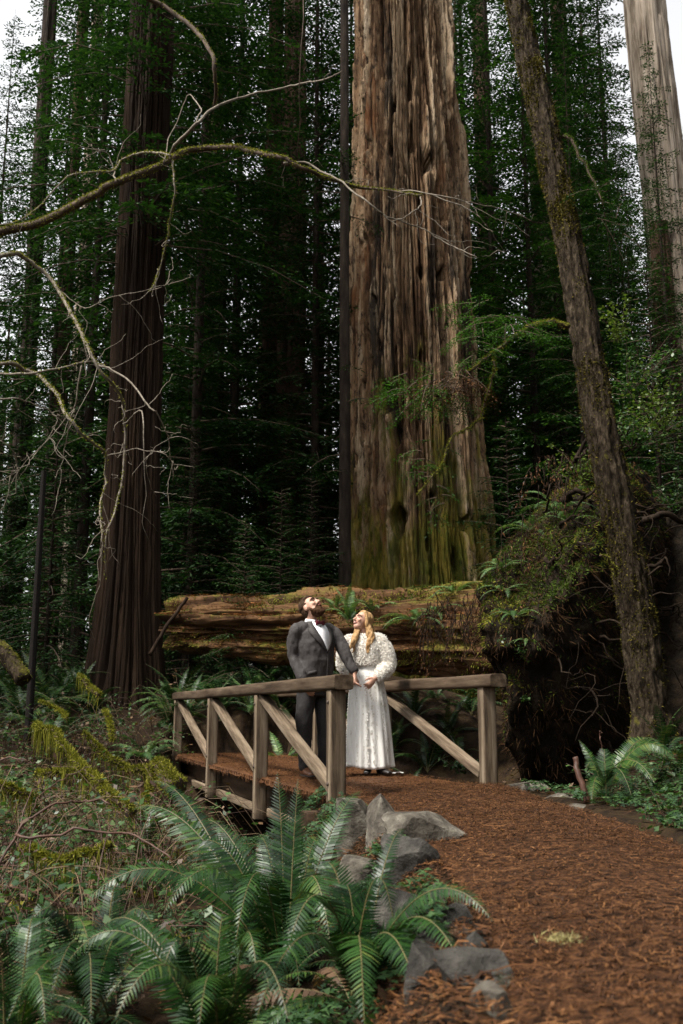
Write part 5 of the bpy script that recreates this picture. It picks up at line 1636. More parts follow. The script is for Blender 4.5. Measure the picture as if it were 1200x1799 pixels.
limb([(535, -20), (532, 60), (528, 180), (523, 280)], 0.004, 0.003, 0, 'branch', 0, Y=7.4, seed=22)

# ------------------------------------------------------------------ people
def loft(sections, seg=28, up=None):
    """Closed loft through (centre, axis_a, axis_b) elliptical sections; axes are 3-vectors."""
    a = np.arange(seg) * 2 * math.pi / seg
    rings = []
    for c, A, B in sections:
        c, A, B = (np.asarray(q, float) for q in (c, A, B))
        rings.append(c + np.cos(a)[:, None] * A + np.sin(a)[:, None] * B)
    c0, c1 = rings[0].mean(0), rings[-1].mean(0)
    V = np.vstack([np.tile(c0, (seg, 1))] + rings + [np.tile(c1, (seg, 1))])
    return V, grid_faces(len(sections) + 2, seg, True)


def limb_tube(pts, rad, n=5, seg=16, ell=None):
    C = smooth_poly(pts, n)
    m = len(pts)
    r = np.interp(np.linspace(0, m - 1, len(C)), np.arange(m), rad)
    # round the ends
    T0, T1 = C[0] - C[1], C[-1] - C[-2]
    T0, T1 = T0 / np.linalg.norm(T0), T1 / np.linalg.norm(T1)
    C = np.vstack([C[0] + T0 * r[0] * 0.8, C[0] + T0 * r[0] * 0.5, C, C[-1] + T1 * r[-1] * 0.5, C[-1] + T1 * r[-1] * 0.8])
    r = np.concatenate([[r[0] * 0.45, r[0] * 0.85], r, [r[-1] * 0.85, r[-1] * 0.45]])
    return tube(C, r, seg, True, ell)


def ball(c, ax, rot=None, seg=20, rings=12):
    th = np.linspace(0, math.pi, rings)
    a = np.arange(seg) * 2 * math.pi / seg
    V = np.stack([np.sin(th)[:, None] * np.cos(a), np.sin(th)[:, None] * np.sin(a), np.repeat(np.cos(th)[:, None], seg, 1)], -1).reshape(-1, 3) * np.asarray(ax)
    if rot is not None: V = V @ np.asarray(rot).T
    return V + np.asarray(c), grid_faces(rings, seg, True)[:, ::-1]


def fused(name, solids, mat, parent, voxel=0.008, smooth=4, fac=0.5, noise_amp=0.0, noise_sc=8.0, seed=0):
    """Fuse overlapping solids into one continuous skin (voxel remesh), then smooth."""
    mb = MB()
    for v, f in solids: mb.add(v, f)
    o = mb.build(name, mat)
    m = o.modifiers.new('fuse', 'REMESH')
    m.mode = 'VOXEL'
    m.voxel_size = voxel
    m.use_smooth_shade = True
    if smooth:
        s = o.modifiers.new('soft', 'SMOOTH')
        s.factor, s.iterations = fac, smooth
    dg = bpy.context.evaluated_depsgraph_get()
    me = bpy.data.meshes.new_from_object(o.evaluated_get(dg))
    me.name = name
    old = o.data
    o.modifiers.clear()
    o.data = me
    bpy.data.meshes.remove(old)
    if not me.materials: me.materials.append(mat)
    n = len(me.vertices)
    co = np.empty(n * 3, np.float32); me.vertices.foreach_get('co', co); co = co.reshape(-1, 3).astype(float)
    if noise_amp:
        nr = np.empty(n * 3, np.float32); me.vertex_normals.foreach_get('vector', nr); nr = nr.reshape(-1, 3)
        d = fbm(co[:, 0] * noise_sc, co[:, 1] * noise_sc, co[:, 2] * noise_sc * 0.6, seed, 3) - 0.5
        co = co + nr * (noise_amp * d)[:, None]
        me.vertices.foreach_set('co', co.astype(np.float32).ravel())
    me.polygons.foreach_set('use_smooth', np.ones(len(me.polygons), bool))
    me.update()
    if parent is not None: wchild(o, parent)
    return o


def basis(fwd, up):
    """Rotation matrix with columns (right-hand side of the face, forward, up)."""
    f = np.asarray(fwd, float); f /= np.linalg.norm(f)
    u = np.asarray(up, float); u = u - f * u.dot(f); u /= np.linalg.norm(u)
    r = np.cross(f, u)
    return np.column_stack([r, f, u])


M['skin'] = plain('skin', (0.42, 0.235, 0.165), 0.5, 0.4, 0.08, 30, 0.1, 0.002)
M['suit'] = noise_mat('grey wool suit', [(0.3, (0.032, 0.028, 0.027)), (0.7, (0.062, 0.055, 0.053))], 60, rough=0.75, bstr=0.4, bdist=0.003, spec=0.2)
M['trouser'] = noise_mat('dark wool trousers', [(0.3, (0.016, 0.0145, 0.0145)), (0.7, (0.032, 0.029, 0.029))], 60, rough=0.8, bstr=0.4, bdist=0.003, spec=0.2)
M['shirt'] = plain('white cotton', (0.74, 0.74, 0.76), 0.7, 0.3, 0.04, 30)
M['bow'] = plain('dark red velvet', (0.085, 0.010, 0.016), 0.7, 0.2, 0.2, 40)
M['beard'] = noise_mat('brown beard', [(0.3, (0.020, 0.010, 0.006)), (0.7, (0.085, 0.040, 0.018))], 120, rough=0.6, bstr=1.0, bdist=0.01)
M['hair_dark'] = noise_mat('dark brown hair', [(0.3, (0.018, 0.010, 0.006)), (0.7, (0.075, 0.042, 0.024))], 110, rough=0.45, bstr=1.0, bdist=0.01)
M['hair_blond'] = noise_mat('blond wavy hair', [(0.25, (0.12, 0.062, 0.024)), (0.5, (0.32, 0.19, 0.085)), (0.75, (0.55, 0.39, 0.22))], 45, (1, 1, 0.3), rough=0.42, bstr=1.0, bdist=0.012)
M['leather'] = plain('brown leather', (0.10, 0.042, 0.02), 0.4, 0.5, 0.3, 25)
M['black_shoe'] = plain('black shoe', (0.018, 0.015, 0.014), 0.4, 0.5, 0.2, 25)
M['fleece'] = leaf_mat('cream fleece', [(0.1, (0.66, 0.61, 0.54)), (0.5, (0.78, 0.745, 0.69)), (0.9, (0.84, 0.82, 0.78))], rough=0.9, spec=0.1, trans=0)
M['fleece_base'] = plain('cream knit', (0.66, 0.61, 0.54), 0.9, 0.1, 0.06, 40, 0.6, 0.01)
M['dress'] = noise_mat('ivory tulle', [(0.3, (0.66, 0.64, 0.60)), (0.7, (0.76, 0.745, 0.71))], 25, (1, 1, 0.2), rough=0.65, bstr=0.2, bdist=0.004, spec=0.3)
M['lace'] = leaf_mat('ivory lace', [(0.2, (0.50, 0.46, 0.40)), (0.8, (0.80, 0.78, 0.74))], rough=0.6, trans=0)
M['eye'] = plain('eye', (0.03, 0.02, 0.015), 0.2, 0.5)
M['lip'] = plain('lips', (0.42, 0.15, 0.12), 0.45, 0.4)
M['teeth'] = plain('teeth', (0.75, 0.72, 0.66), 0.35, 0.5)
M['brow'] = plain('brow hair', (0.04, 0.022, 0.013), 0.7, 0.2)


def head_solids(c, R, s=1.0, jaw=1.0, nose=1.0):
    """Head parts around centre c; R columns = (right, forward, up)."""
    L = lambda x, y, z: np.asarray(c) + R @ (np.array((x, y, z)) * s)
    out = [ball(L(0, -0.012, 0.028), np.array((0.076, 0.098, 0.090)) * s, R), ball(L(0, 0.028, -0.015), np.array((0.065, 0.066, 0.085)) * s, R),
           ball(L(0, 0.048, -0.078), np.array((0.046 * jaw, 0.042, 0.036)) * s, R), ball(L(0, 0.030, -0.055), np.array((0.060 * jaw, 0.052, 0.05)) * s, R)]
    out.append(limb_tube([L(0, 0.088, 0.022), L(0, 0.104, -0.004), L(0, 0.114 * (0.9 + 0.1 * nose), -0.022)], [0.009 * s, 0.011 * s, 0.0145 * s], 4, 10))
    out.append(ball(L(0, 0.100, -0.026), np.array((0.019, 0.014, 0.010)) * s, R))
    out.append(limb_tube([L(-0.048, 0.070, 0.036), L(0, 0.090, 0.036), L(0.048, 0.070, 0.036)], [0.010 * s, 0.012 * s, 0.010 * s], 4, 10))
    for sg in (-1, 1):
        out.append(ball(L(sg * 0.036, 0.072, -0.016), np.array((0.024, 0.020, 0.022)) * s, R))
        out.append(ball(L(sg * 0.078, -0.010, -0.004), np.array((0.011, 0.022, 0.033)) * s, R))
    return out, L


def hand_solids(wrist, d, palm_n, s=1.0, curl=0.6, thumb=1.0, spread=0.05):
    """Palm, four bent fingers of unequal length and a thumb; d = direction of the hand, palm_n = out of the palm."""
    d = np.asarray(d, float); d /= np.linalg.norm(d)
    n = np.asarray(palm_n, float); n = n - d * n.dot(d); n /= np.linalg.norm(n)
    t = np.cross(d, n) * thumb                                # thumb side
    w = np.asarray(wrist, float)
    out = [limb_tube([w - d * 0.03, w + d * 0.01, w + d * 0.045, w + d * 0.088], np.array((0.027, 0.028, 0.036, 0.038)) * s, 4, 14, (1, 1))]
    V, F = out[0]
    q = V - w
    V = V - np.outer(q @ n, n) * 0.42                          # flatten the palm
    out[0] = (V, F)
    for k, (off, ln) in enumerate(((0.030, 0.074), (0.010, 0.084), (-0.011, 0.078), (-0.031, 0.060))):
        ln *= s
        b = w + d * 0.080 * s + t * off * s
        a1, a2, a3 = curl * 0.5, curl * 1.2, curl * 1.7
        dv = lambda a: d * math.cos(a) + n * math.sin(a) + t * spread * (1.5 - k) * 0.5
        p1 = b + dv(a1) * ln * 0.45
        p2 = p1 + dv(a2) * ln * 0.32
        p3 = p2 + dv(a3) * ln * 0.25
        out.append(limb_tube([b - d * 0.02, b, p1, p2, p3], np.array((0.0095, 0.0095, 0.0088, 0.0082, 0.0072)) * s, 3, 8))
    b = w + d * 0.022 * s + t * 0.024 * s
    p1 = b + (t * 0.7 + d * 0.7 + n * 0.25) * 0.036 * s
    p2 = p1 + (t * 0.25 + d * 0.9 + n * 0.35) * 0.032 * s
    p3 = p2 + (d * 0.95 + n * 0.4) * 0.022 * s
    out.append(limb_tube([b - d * 0.01 - t * 0.01, b, p1, p2, p3], np.array((0.013, 0.014, 0.0115, 0.0105, 0.0085)) * s, 3, 8))
    return out


def torso_section(c, a, b, R2):
    return (c, R2[0] * a, R2[1] * b)


# ---- the man: body turned a quarter to the right, head thrown back
MO = np.array((float(at(555, 1363, 10.5)[0]), 10.5, 0.022))
man = empty('person', tuple(MO), 0, 'bearded man in grey suit and dark red bow tie gazing up on the bridge', 'person')
W = lambda x, y, z: MO + np.array((x, y, z))
fa = math.radians(38)
FW = np.array((math.sin(fa), -math.cos(fa), 0))                # chest faces the camera, turned to its right
RT = np.array((math.cos(fa), math.sin(fa), 0))                 # towards the photo's right
# torso profile: height, half width, half depth, shift along FW
TP = [(0.84, 0.205, 0.150, 0.000), (0.95, 0.200, 0.150, 0.005), (1.06, 0.195, 0.150, 0.020), (1.16, 0.196, 0.152, 0.028), (1.26, 0.205, 0.152, 0.022), (1.36, 0.216, 0.148, 0.010), (1.44, 0.212, 0.130, -0.005), (1.505, 0.178, 0.102, -0.018), (1.545, 0.110, 0.078, -0.025), (1.575, 0.072, 0.066, -0.028)]
TPA = np.array(TP)


def man_surf(z, al, off=0.0):
    """Point on the jacket at height z and angle al from the chest line (positive to the photo's right)."""
    a, b, s = (np.interp(z, TPA[:, 0], TPA[:, k]) for k in (1, 2, 3))
    c = W(-0.02, 0, z) + FW * s
    return c + RT * math.sin(al) * (a + off) + FW * math.cos(al) * (b + off)


def man_torso(grow=0.0, zmin=0.0):
    return loft([(W(-0.02, 0, z) + FW * s, RT * (a + grow), FW * (b + grow)) for z, a, b, s in TP if z >= zmin], 40)


shR, shL = W(-0.195, -0.115, 1.465), W(0.170, 0.120, 1.465)     # photo-left and photo-right shoulders
elR, wrR = W(-0.235, -0.075, 1.205), W(-0.135, -0.17, 0.975)
elL, wrL = W(0.305, 0.020, 1.215), W(0.392, -0.02, 1.065)
hdF, hdU = np.array((0.52, -0.42, 0.60)), np.array((-0.45, 0.36, 0.75))
HR = basis(hdF, hdU)
hc = W(-0.058, 0.0, 1.715)
hs, HL = head_solids(hc, HR, 1.08, 1.08)
neck = limb_tube([W(-0.045, 0.015, 1.50), W(-0.055, 0.012, 1.58), hc + HR @ np.array((0, -0.02, -0.03))], [0.072, 0.062, 0.058], 4, 18)
hipR, hipL = W(-0.095, -0.055, 0.88), W(0.065, 0.055, 0.88)
anR, anL = W(-0.105, -0.06, 0.075), W(0.085, 0.075, 0.075)
knR, knL = W(-0.120, -0.085, 0.48), W(0.085, 0.035, 0.48)
handR = hand_solids(wrR + np.array((0.018, -0.01, -0.035)), (0.42, -0.12, -0.85), (0.55, 0.75, 0.1), 1.08, 0.55, -1)
handL = hand_solids(wrL + np.array((0.004, -0.006, -0.03)), (0.10, -0.12, -1.0), (0.85, -0.1, 0.1), 1.05, 0.75, -1)
body = hs + [neck, loft([(W(-0.02, 0, z) + FW * s, RT * (a - 0.03), FW * (b - 0.03)) for z, a, b, s in TP], 30)]
body += [limb_tube([shR, elR, wrR, wrR + np.array((0.018, -0.01, -0.035))], [0.055, 0.045, 0.032, 0.028]), limb_tube([shL, elL, wrL, wrL + np.array((0.004, -0.006, -0.03))], [0.055, 0.045, 0.032, 0.028])]
body += [limb_tube([hipR, knR, anR], [0.08, 0.055, 0.04]), limb_tube([hipL, knL, anL], [0.08, 0.055, 0.04])] + handR + handL
fused('body', body, M['skin'], man, 0.0072, 2, 0.5)
# eyes, brows, mouth
for sg in (-1, 1):
    b_ = MB().add(*ball(HL(sg * 0.031, 0.0835, 0.014), np.array((0.013, 0.006, 0.0045)) * 1.08, HR, 12, 8)).build('eye', M['eye'])
    wchild(b_, man)
    wchild(MB().add(*limb_tube([HL(sg * 0.016, 0.098, 0.032), HL(sg * 0.034, 0.094, 0.039), HL(sg * 0.054, 0.078, 0.034)], [0.005, 0.006, 0.004], 4, 8)).build('eyebrow', M['brow']), man)
wchild(MB().add(*limb_tube([HL(-0.022, 0.090, -0.052), HL(0, 0.101, -0.053), HL(0.022, 0.090, -0.052)], [0.004, 0.0065, 0.004], 4, 8)).build('mouth', M['lip']), man)
# beard and hair follow the head
bs = [ball(HL(0, 0.050, -0.098), np.array((0.056, 0.054, 0.050)) * 1.08, HR), ball(HL(0, 0.030, -0.078), np.array((0.071, 0.055, 0.048)) * 1.08, HR), ball(HL(0, 0.066, -0.118), np.array((0.038, 0.036, 0.034)) * 1.08, HR)]
bs.append(limb_tube([HL(-0.034, 0.078, -0.058), HL(-0.018, 0.096, -0.040), HL(0, 0.102, -0.037), HL(0.018, 0.096, -0.040), HL(0.034, 0.078, -0.058)], [0.012, 0.009, 0.008, 0.009, 0.012], 4, 8))
for sg in (-1, 1):
    bs.append(limb_tube([HL(sg * 0.066, 0.022, -0.030), HL(sg * 0.066, 0.024, -0.055), HL(sg * 0.048, 0.045, -0.085)], [0.010, 0.018, 0.026], 4, 10))
fused('beard', bs, M['beard'], man, 0.0065, 2, 0.5, 0.018, 60, 3)
hsol = [ball(HL(0, -0.032, 0.047), np.array((0.084, 0.091, 0.086)) * 1.09, HR), ball(HL(0, -0.055, 0.0), np.array((0.076, 0.060, 0.080)) * 1.08, HR), ball(HL(0.0, 0.016, 0.096), np.array((0.064, 0.054, 0.028)) * 1.08, HR), ball(HL(0, -0.075, -0.05), np.array((0.055, 0.035, 0.045)), HR)]
fused('hair', hsol, M['hair_dark'], man, 0.0075, 2, 0.5, 0.018, 45, 5)
# jacket with sleeves
jk = [man_torso()]
jk.append(limb_tube([shR + np.array((0.05, 0.03, 0.035)), shR, (shR + elR) / 2 + np.array((-0.02, 0, 0.01)), elR, (elR + wrR) / 2, wrR], [0.066, 0.077, 0.073, 0.066, 0.060, 0.052], 5, 20))
jk.append(limb_tube([shL + np.array((-0.05, -0.03, 0.035)), shL, (shL + elL) / 2 + np.array((0.012, 0, 0.01)), elL, (elL + wrL) / 2, wrL], [0.066, 0.075, 0.069, 0.063, 0.058, 0.050], 5, 20))
jacket = fused('jacket', jk, M['suit'], man, 0.0085, 4, 0.5, 0.036, 14, 7)
# shirt front, lapels, button, pocket
def strip(pts_l, pts_r, name, mat, thick=0.006):
    Lp, Rp = np.array(pts_l), np.array(pts_r)
    mb = MB()
    n = len(Lp)
    V = np.vstack([Lp, Rp])
    i = np.arange(n - 1)
    mb.add(V, np.stack([i, i + 1, n + i + 1, n + i], -1))
    o = mb.build(name, mat)
    sm = o.modifiers.new('thick', 'SOLIDIFY'); sm.thickness = thick; sm.offset = 0
    return wchild(o, man)


zs = np.linspace(1.255, 1.555, 12)
half = np.interp(zs, [1.255, 1.40, 1.50, 1.56], [0.02, 0.27, 0.46, 0.75])
sh = strip([man_surf(z, 0.10 - h, 0.020) for z, h in zip(zs, half)], [man_surf(z, 0.10 + h * 0.85, 0.020) for z, h in zip(zs, half)], 'shirt_front', M['shirt'], 0.004)
inner = np.array([man_surf(z, 0.10 - h, 0.024) for z, h in zip(zs, half)])
lw = np.interp(zs, [1.255, 1.36, 1.46, 1.50, 1.56], [0.05, 0.30, 0.46, 0.30, 0.42])
strip(inner, [man_surf(z, 0.10 - h - w_, 0.022) for z, h, w_ in zip(zs, half, lw)], 'lapel', M['suit'], 0.006)
inner = np.array([man_surf(z, 0.10 + h * 0.85, 0.024) for z, h in zip(zs, half)])
strip(inner, [man_surf(z, 0.10 + h * 0.85 + w_, 0.022) for z, h, w_ in zip(zs, half, lw)], 'lapel', M['suit'], 0.006)
zj = np.linspace(0.84, 1.255, 10)
strip([man_surf(z, 0.10 + 0.02 + 0.10 * (1.255 - z), 0.004) for z in zj], [man_surf(z, 0.10 + 0.13 + 0.15 * (1.255 - z), 0.012) for z in zj], 'jacket_edge', M['suit'], 0.006)
zp = [1.00, 1.025]
strip([man_surf(1.005 + 0.02 * t, -0.95 + 0.5 * t, 0.009) for t in np.linspace(0, 1, 5)], [man_surf(1.04 + 0.02 * t, -0.95 + 0.5 * t, 0.009) for t in np.linspace(0, 1, 5)], 'pocket_flap', M['suit'], 0.008)
wchild(MB().add(*ball(man_surf(1.245, 0.12, 0.012), (0.011, 0.008, 0.011))).build('button', M['black_shoe']), man)
# collar: two wings round the neck
for sg in (-1, 1):
    nb0 = W(-0.048, 0.012, 1.565)
    pl = [nb0 + RT * math.sin(t) * 0.068 * sg + FW * math.cos(t) * 0.070 + np.array((0, 0, 0.030 - 0.012 * math.cos(t))) for t in np.linspace(2.6, 0.12, 9)]
    pr = [nb0 + RT * math.sin(t) * 0.082 * sg + FW * math.cos(t) * 0.088 + np.array((0, 0, -0.012 - 0.022 * max(0, math.cos(t)))) for t in np.linspace(2.6, 0.35, 9)]
    strip(pl, pr, 'collar', M['shirt'], 0.004)
bt = man_surf(1.552, 0.08, 0.036) + np.array((0, 0, 0.0))
tie = []
for sg in (-1, 1):
    tie.append(loft([(bt + RT * sg * 0.006, np.array((0, 0, 0.011)), FW * 0.010), (bt + RT * sg * 0.030, np.array((0, 0, 0.025)), FW * 0.014), (bt + RT * sg * 0.056 + FW * -0.006, np.array((0, 0, 0.031)), FW * 0.011)], 14))
tie.append(ball(bt + FW * 0.006, (0.014, 0.014, 0.016)))
fused('bow_tie', tie, M['bow'], man, 0.005, 1)
# trousers and shoes
tr_ = [loft([(W(-0.015, 0, z) + FW * s, RT * a, FW * b) for z, a, b, s in ((0.80, 0.185, 0.135, 0.0), (0.88, 0.19, 0.14, 0), (0.96, 0.185, 0.14, 0))], 28),
       limb_tube([hipR, knR + (0, 0, 0.15), knR, (knR + anR) / 2, anR + np.array((0, 0, 0.02))], [0.108, 0.092, 0.079, 0.073, 0.072], 5, 20), limb_tube([hipL, knL + (0, 0, 0.15), knL, (knL + anL) / 2, anL + np.array((0, 0, 0.02))], [0.108, 0.092, 0.079, 0.073, 0.072], 5, 20)]
fused('trousers', tr_, M['trouser'], man, 0.009, 4, 0.5, 0.026, 12, 9)
for an, ya in ((anR, 22), (anL, 55)):
    d_ = np.array((math.sin(math.radians(ya)), -math.cos(math.radians(ya)), 0)); s_ = np.array((-d_[1], d_[0], 0))
    b_ = np.array((an[0], an[1], MO[2]))
    sol = [loft([(b_ - d_ * 0.085 + (0, 0, 0.045), s_ * 0.030, np.array((0, 0, 0.040))), (b_ - d_ * 0.05 + (0, 0, 0.050), s_ * 0.042, np.array((0, 0, 0.048))), (b_ + d_ * 0.04 + (0, 0, 0.050), s_ * 0.045, np.array((0, 0, 0.048))), (b_ + d_ * 0.11 + (0, 0, 0.036), s_ * 0.052, np.array((0, 0, 0.034))), (b_ + d_ * 0.175 + (0, 0, 0.028), s_ * 0.045, np.array((0, 0, 0.026))), (b_ + d_ * 0.205 + (0, 0, 0.024), s_ * 0.025, np.array((0, 0, 0.018)))], 18),
           limb_tube([b_ + (0, 0, 0.05), b_ + (0, 0, 0.10)], [0.05, 0.052], 3, 14)]
    so = fused('shoe', sol, M['leather'], man, 0.007, 2)
    wchild(MB().add(*loft([(b_ - d_ * 0.085 + (0, 0, 0.006), s_ * 0.032, np.array((0, 0, 0.010))), (b_ + d_ * 0.0 + (0, 0, 0.006), s_ * 0.045, np.array((0, 0, 0.010))), (b_ + d_ * 0.11 + (0, 0, 0.006), s_ * 0.055, np.array((0, 0, 0.010))), (b_ + d_ * 0.21 + (0, 0, 0.008), s_ * 0.026, np.array((0, 0, 0.009)))], 16)).build('sole', M['black_shoe']), so)

# ---- the woman: long dress, fleecy jumper, head turned up to the left
WO = np.array((float(at(650, 1359, 10.85)[0]), 10.85, 0.022))
woman = empty('person', tuple(WO), 0, 'smiling blond woman in long white dress and cream fleece jumper on the bridge', 'person')
Q = lambda x, y, z: WO + np.array((x, y, z))
fb = math.radians(-14)
FB = np.array((math.sin(fb), -math.cos(fb), 0)); RB = np.array((math.cos(fb), math.sin(fb), 0))
HR = basis((-0.74, -0.52, 0.36), (0.22, 0.15, 0.95))
hc = Q(-0.070, 0.0, 1.600)
hs, HL = head_solids(hc, HR, 1.0, 0.92)
neck = limb_tube([Q(-0.060, 0.015, 1.40), Q(-0.062, 0.012, 1.475), hc + HR @ np.array((0, -0.015, -0.03))], [0.056, 0.050, 0.048], 4, 16)
wsR, wsL = Q(-0.225, 0.045, 1.375), Q(0.110, -0.03, 1.385)
weR, wwR = Q(-0.275, 0.04, 1.13), Q(-0.20, -0.10, 1.035)
weL, wwL = Q(0.185, -0.06, 1.135), Q(0.055, -0.235, 0.985)
hR = hand_solids(wwR, (0.45, -0.35, -0.72), (-0.9, -0.1, 0.1), 0.92, 0.8, 1)
hL = hand_solids(wwL, (-0.62, -0.25, -0.66), (-0.45, 0.85, 0.15), 0.95, 0.40, -1, 0.16)
TW = [(0.98, 0.165, 0.125), (1.12, 0.138, 0.105), (1.22, 0.145, 0.112), (1.31, 0.160, 0.122), (1.38, 0.158, 0.102), (1.43, 0.110, 0.078), (1.465, 0.062, 0.058)]
cx = lambda z: np.interp(z, [0.0, 1.0, 1.46], [-0.005, -0.030, -0.058])
body = hs + [neck, loft([(Q(cx(z), 0, z), RB * (a - 0.01), FB * (b - 0.01)) for z, a, b in TW], 28)]
body += [limb_tube([wsR, weR, wwR], [0.045, 0.037, 0.026]), limb_tube([wsL, weL, wwL], [0.045, 0.037, 0.026])] + hR + hL
for sx_ in (-0.08, 0.07):
    body.append(limb_tube([Q(sx_ * 0.9, 0, 1.0), Q(sx_, -0.01, 0.5), Q(sx_, 0.0, 0.07)], [0.09, 0.055, 0.036]))
fused('body', body, M['skin'], woman, 0.0068, 2)
for sg in (-1, 1):
    wchild(MB().add(*ball(HL(sg * 0.031, 0.084, 0.014), (0.012, 0.006, 0.004), HR, 12, 8)).build('eye', M['eye']), woman)
    wchild(MB().add(*limb_tube([HL(sg * 0.016, 0.097, 0.034), HL(sg * 0.034, 0.093, 0.040), HL(sg * 0.052, 0.078, 0.034)], [0.003, 0.0035, 0.0025], 4, 8)).build('eyebrow', M['leather']), woman)
mo = MB().add(*limb_tube([HL(-0.026, 0.084, -0.046), HL(-0.013, 0.096, -0.053), HL(0, 0.099, -0.055), HL(0.013, 0.096, -0.053), HL(0.026, 0.084, -0.046)], [0.003, 0.0062, 0.007, 0.0062, 0.003], 4, 8)).build('mouth', M['lip'])
wchild(mo, woman)
wchild(MB().add(*limb_tube([HL(-0.018, 0.094, -0.049), HL(0, 0.1025, -0.0525), HL(0.018, 0.094, -0.049)], [0.003, 0.0042, 0.003], 4, 8)).build('teeth', M['teeth']), mo)
# hair: cap and long wavy locks
hr = [ball(HL(0, -0.032, 0.042), np.array((0.083, 0.088, 0.084)) * 1.04, HR), ball(HL(0, -0.062, -0.01), np.array((0.076, 0.055, 0.085)), HR), ball(HL(0.0, 0.015, 0.098), (0.055, 0.045, 0.026), HR)]
for sg in (-1, 1):
    hr.append(limb_tube([HL(sg * 0.050, 0.035, 0.085), HL(sg * 0.078, 0.010, 0.02), HL(sg * 0.080, -0.015, -0.05)], [0.016, 0.020, 0.024], 4, 10))
r_h = np.random.default_rng(12)


def lock(p0, p1, p2, r0, wav=0.014, ph=0.0):
    C = smooth_poly([p0, p1, p2], 9)
    t = np.linspace(0, 1, len(C))
    C[:, 0] += wav * np.sin(t * 15 + ph) * t
    C[:, 1] += wav * np.cos(t * 13 + ph) * t
    return tube(C, r0 * np.interp(t, [0, 0.3, 0.8, 1], [0.9, 1.1, 0.85, 0.25]), 9)


tl, tr2 = Q(-0.150, -0.135, 1.42), Q(0.0, -0.12, 1.42)
for k in range(7):
    j = r_h.normal(0, 1, 3)
    hr.append(lock(HL(0.062, 0.0, -0.03) + j * 0.008, Q(-0.155 + 0.012 * j[0], -0.115, 1.42 + 0.02 * j[2]), Q(-0.215 + 0.018 * j[1], -0.150, 1.29 + 0.03 * j[2]), 0.017, 0.013, k))
for k in range(10):
    j = r_h.normal(0, 1, 3)
    hr.append(lock(HL(-0.076, -0.02, -0.03) + j * 0.010, Q(0.010 + 0.016 * j[0], -0.105, 1.43 + 0.02 * j[2]), Q(-0.020 + 0.022 * j[1], -0.150, 1.30 + 0.03 * j[2]), 0.019, 0.014, k * 1.3))
for k in range(9):
    j = r_h.normal(0, 1, 3)
    hr.append(lock(HL(0, -0.085, -0.02) + j * 0.022, Q(0.02 + 0.035 * j[0], 0.065, 1.44), Q(0.02 + 0.04 * j[1], 0.125, 1.22 + 0.03 * j[2]), 0.022, 0.012, k))
fused('hair', hr, M['hair_blond'], woman, 0.006, 1, 0.5, 0.012, 50, 6)
# fleece jumper: base and tufts
jm = [loft([(Q(cx(z), 0, z), RB * (a + g), FB * (b + g)) for z, a, b, g in ((1.125, 0.150, 0.118, 0.02), (1.15, 0.150, 0.116, 0.035), (1.22, 0.150, 0.116, 0.034), (1.31, 0.164, 0.124, 0.024), (1.38, 0.160, 0.104, 0.018), (1.43, 0.112, 0.080, 0.014), (1.462, 0.066, 0.062, 0.008))], 30)]
jm.append(limb_tube([wsR + np.array((0.06, 0, 0.03)), wsR, (wsR + weR) / 2 + np.array((-0.02, 0, 0)), weR, (weR + wwR) / 2, wwR + np.array((-0.02, 0.02, 0.015))], [0.06, 0.078, 0.082, 0.076, 0.068, 0.046], 5, 18))
jm.append(limb_tube([wsL + np.array((-0.05, 0, 0.03)), wsL, (wsL + weL) / 2 + np.array((0.028, 0, 0)), weL + np.array((0.012, 0, -0.008)), (weL + wwL) / 2 + np.array((0.01, 0, -0.012)), wwL + np.array((0.03, 0.03, 0.02))], [0.062, 0.082, 0.088, 0.084, 0.078, 0.050], 5, 18))
jo = fused('jumper', jm, M['fleece_base'], woman, 0.008, 3, 0.5, 0.02, 20, 8)
me = jo.data
n = len(me.vertices)
co = np.empty(n * 3, np.float32); me.vertices.foreach_get('co', co); co = co.reshape(-1, 3).astype(float)
nr = np.empty(n * 3, np.float32); me.vertex_normals.foreach_get('vector', nr); nr = nr.reshape(-1, 3).astype(float)
r_ = np.random.default_rng(15)
i = r_.integers(0, n, 26000)
tf = wchild(MB().add(*tufts(co[i] + r_.normal(0, 0.003, (26000, 3)), nr[i], r_, (0.008, 0.019), 0.0042, splay=0.9, droop=0.3)).build('fleece', M['fleece'], smooth=False), woman)
# skirt in soft folds
na, nz = 160, 40
aa = np.arange(na) * 2 * math.pi / na
zz = np.linspace(0.065, 1.16, nz)
A_, Z_ = np.meshgrid(aa, zz)
ra = np.interp(Z_, [0.06, 0.35, 0.75, 1.0, 1.16], [0.248, 0.232, 0.205, 0.172, 0.128])
rb = np.interp(Z_, [0.06, 0.35, 0.75, 1.0, 1.16], [0.245, 0.222, 0.185, 0.150, 0.100])
fold = (0.013 * np.sin(A_ * 9 + 2.2 * np.sin(A_ * 2 + 1) + 0.8 * np.sin(Z_ * 3)) + 0.007 * np.sin(A_ * 23 + 2 * np.sin(A_ * 3) + 1.0)) * sstep(1.12, 0.35, Z_) + 0.01 * (fbm(np.cos(A_) * 3, np.sin(A_) * 3, Z_ * 3, 88, 3) - 0.5)
cxx = np.interp(Z_, [0, 1.0, 1.16], [0.005, -0.028, -0.034])
Vd = np.stack([WO[0] + cxx, np.full_like(Z_, WO[1]), WO[2] + Z_ + 0.012 * np.sin(A_ * 3 + 1) * (Z_ < 0.1)], -1) + (RB * ((ra + fold) * np.cos(A_))[..., None] + FB * ((rb + fold) * np.sin(A_))[..., None])
dress = MB().add(Vd.reshape(-1, 3), grid_faces(nz, na, True)).build('dress', M['dress'])
dress.modifiers.new('thick', 'SOLIDIFY').thickness = 0.004
wchild(dress, woman)
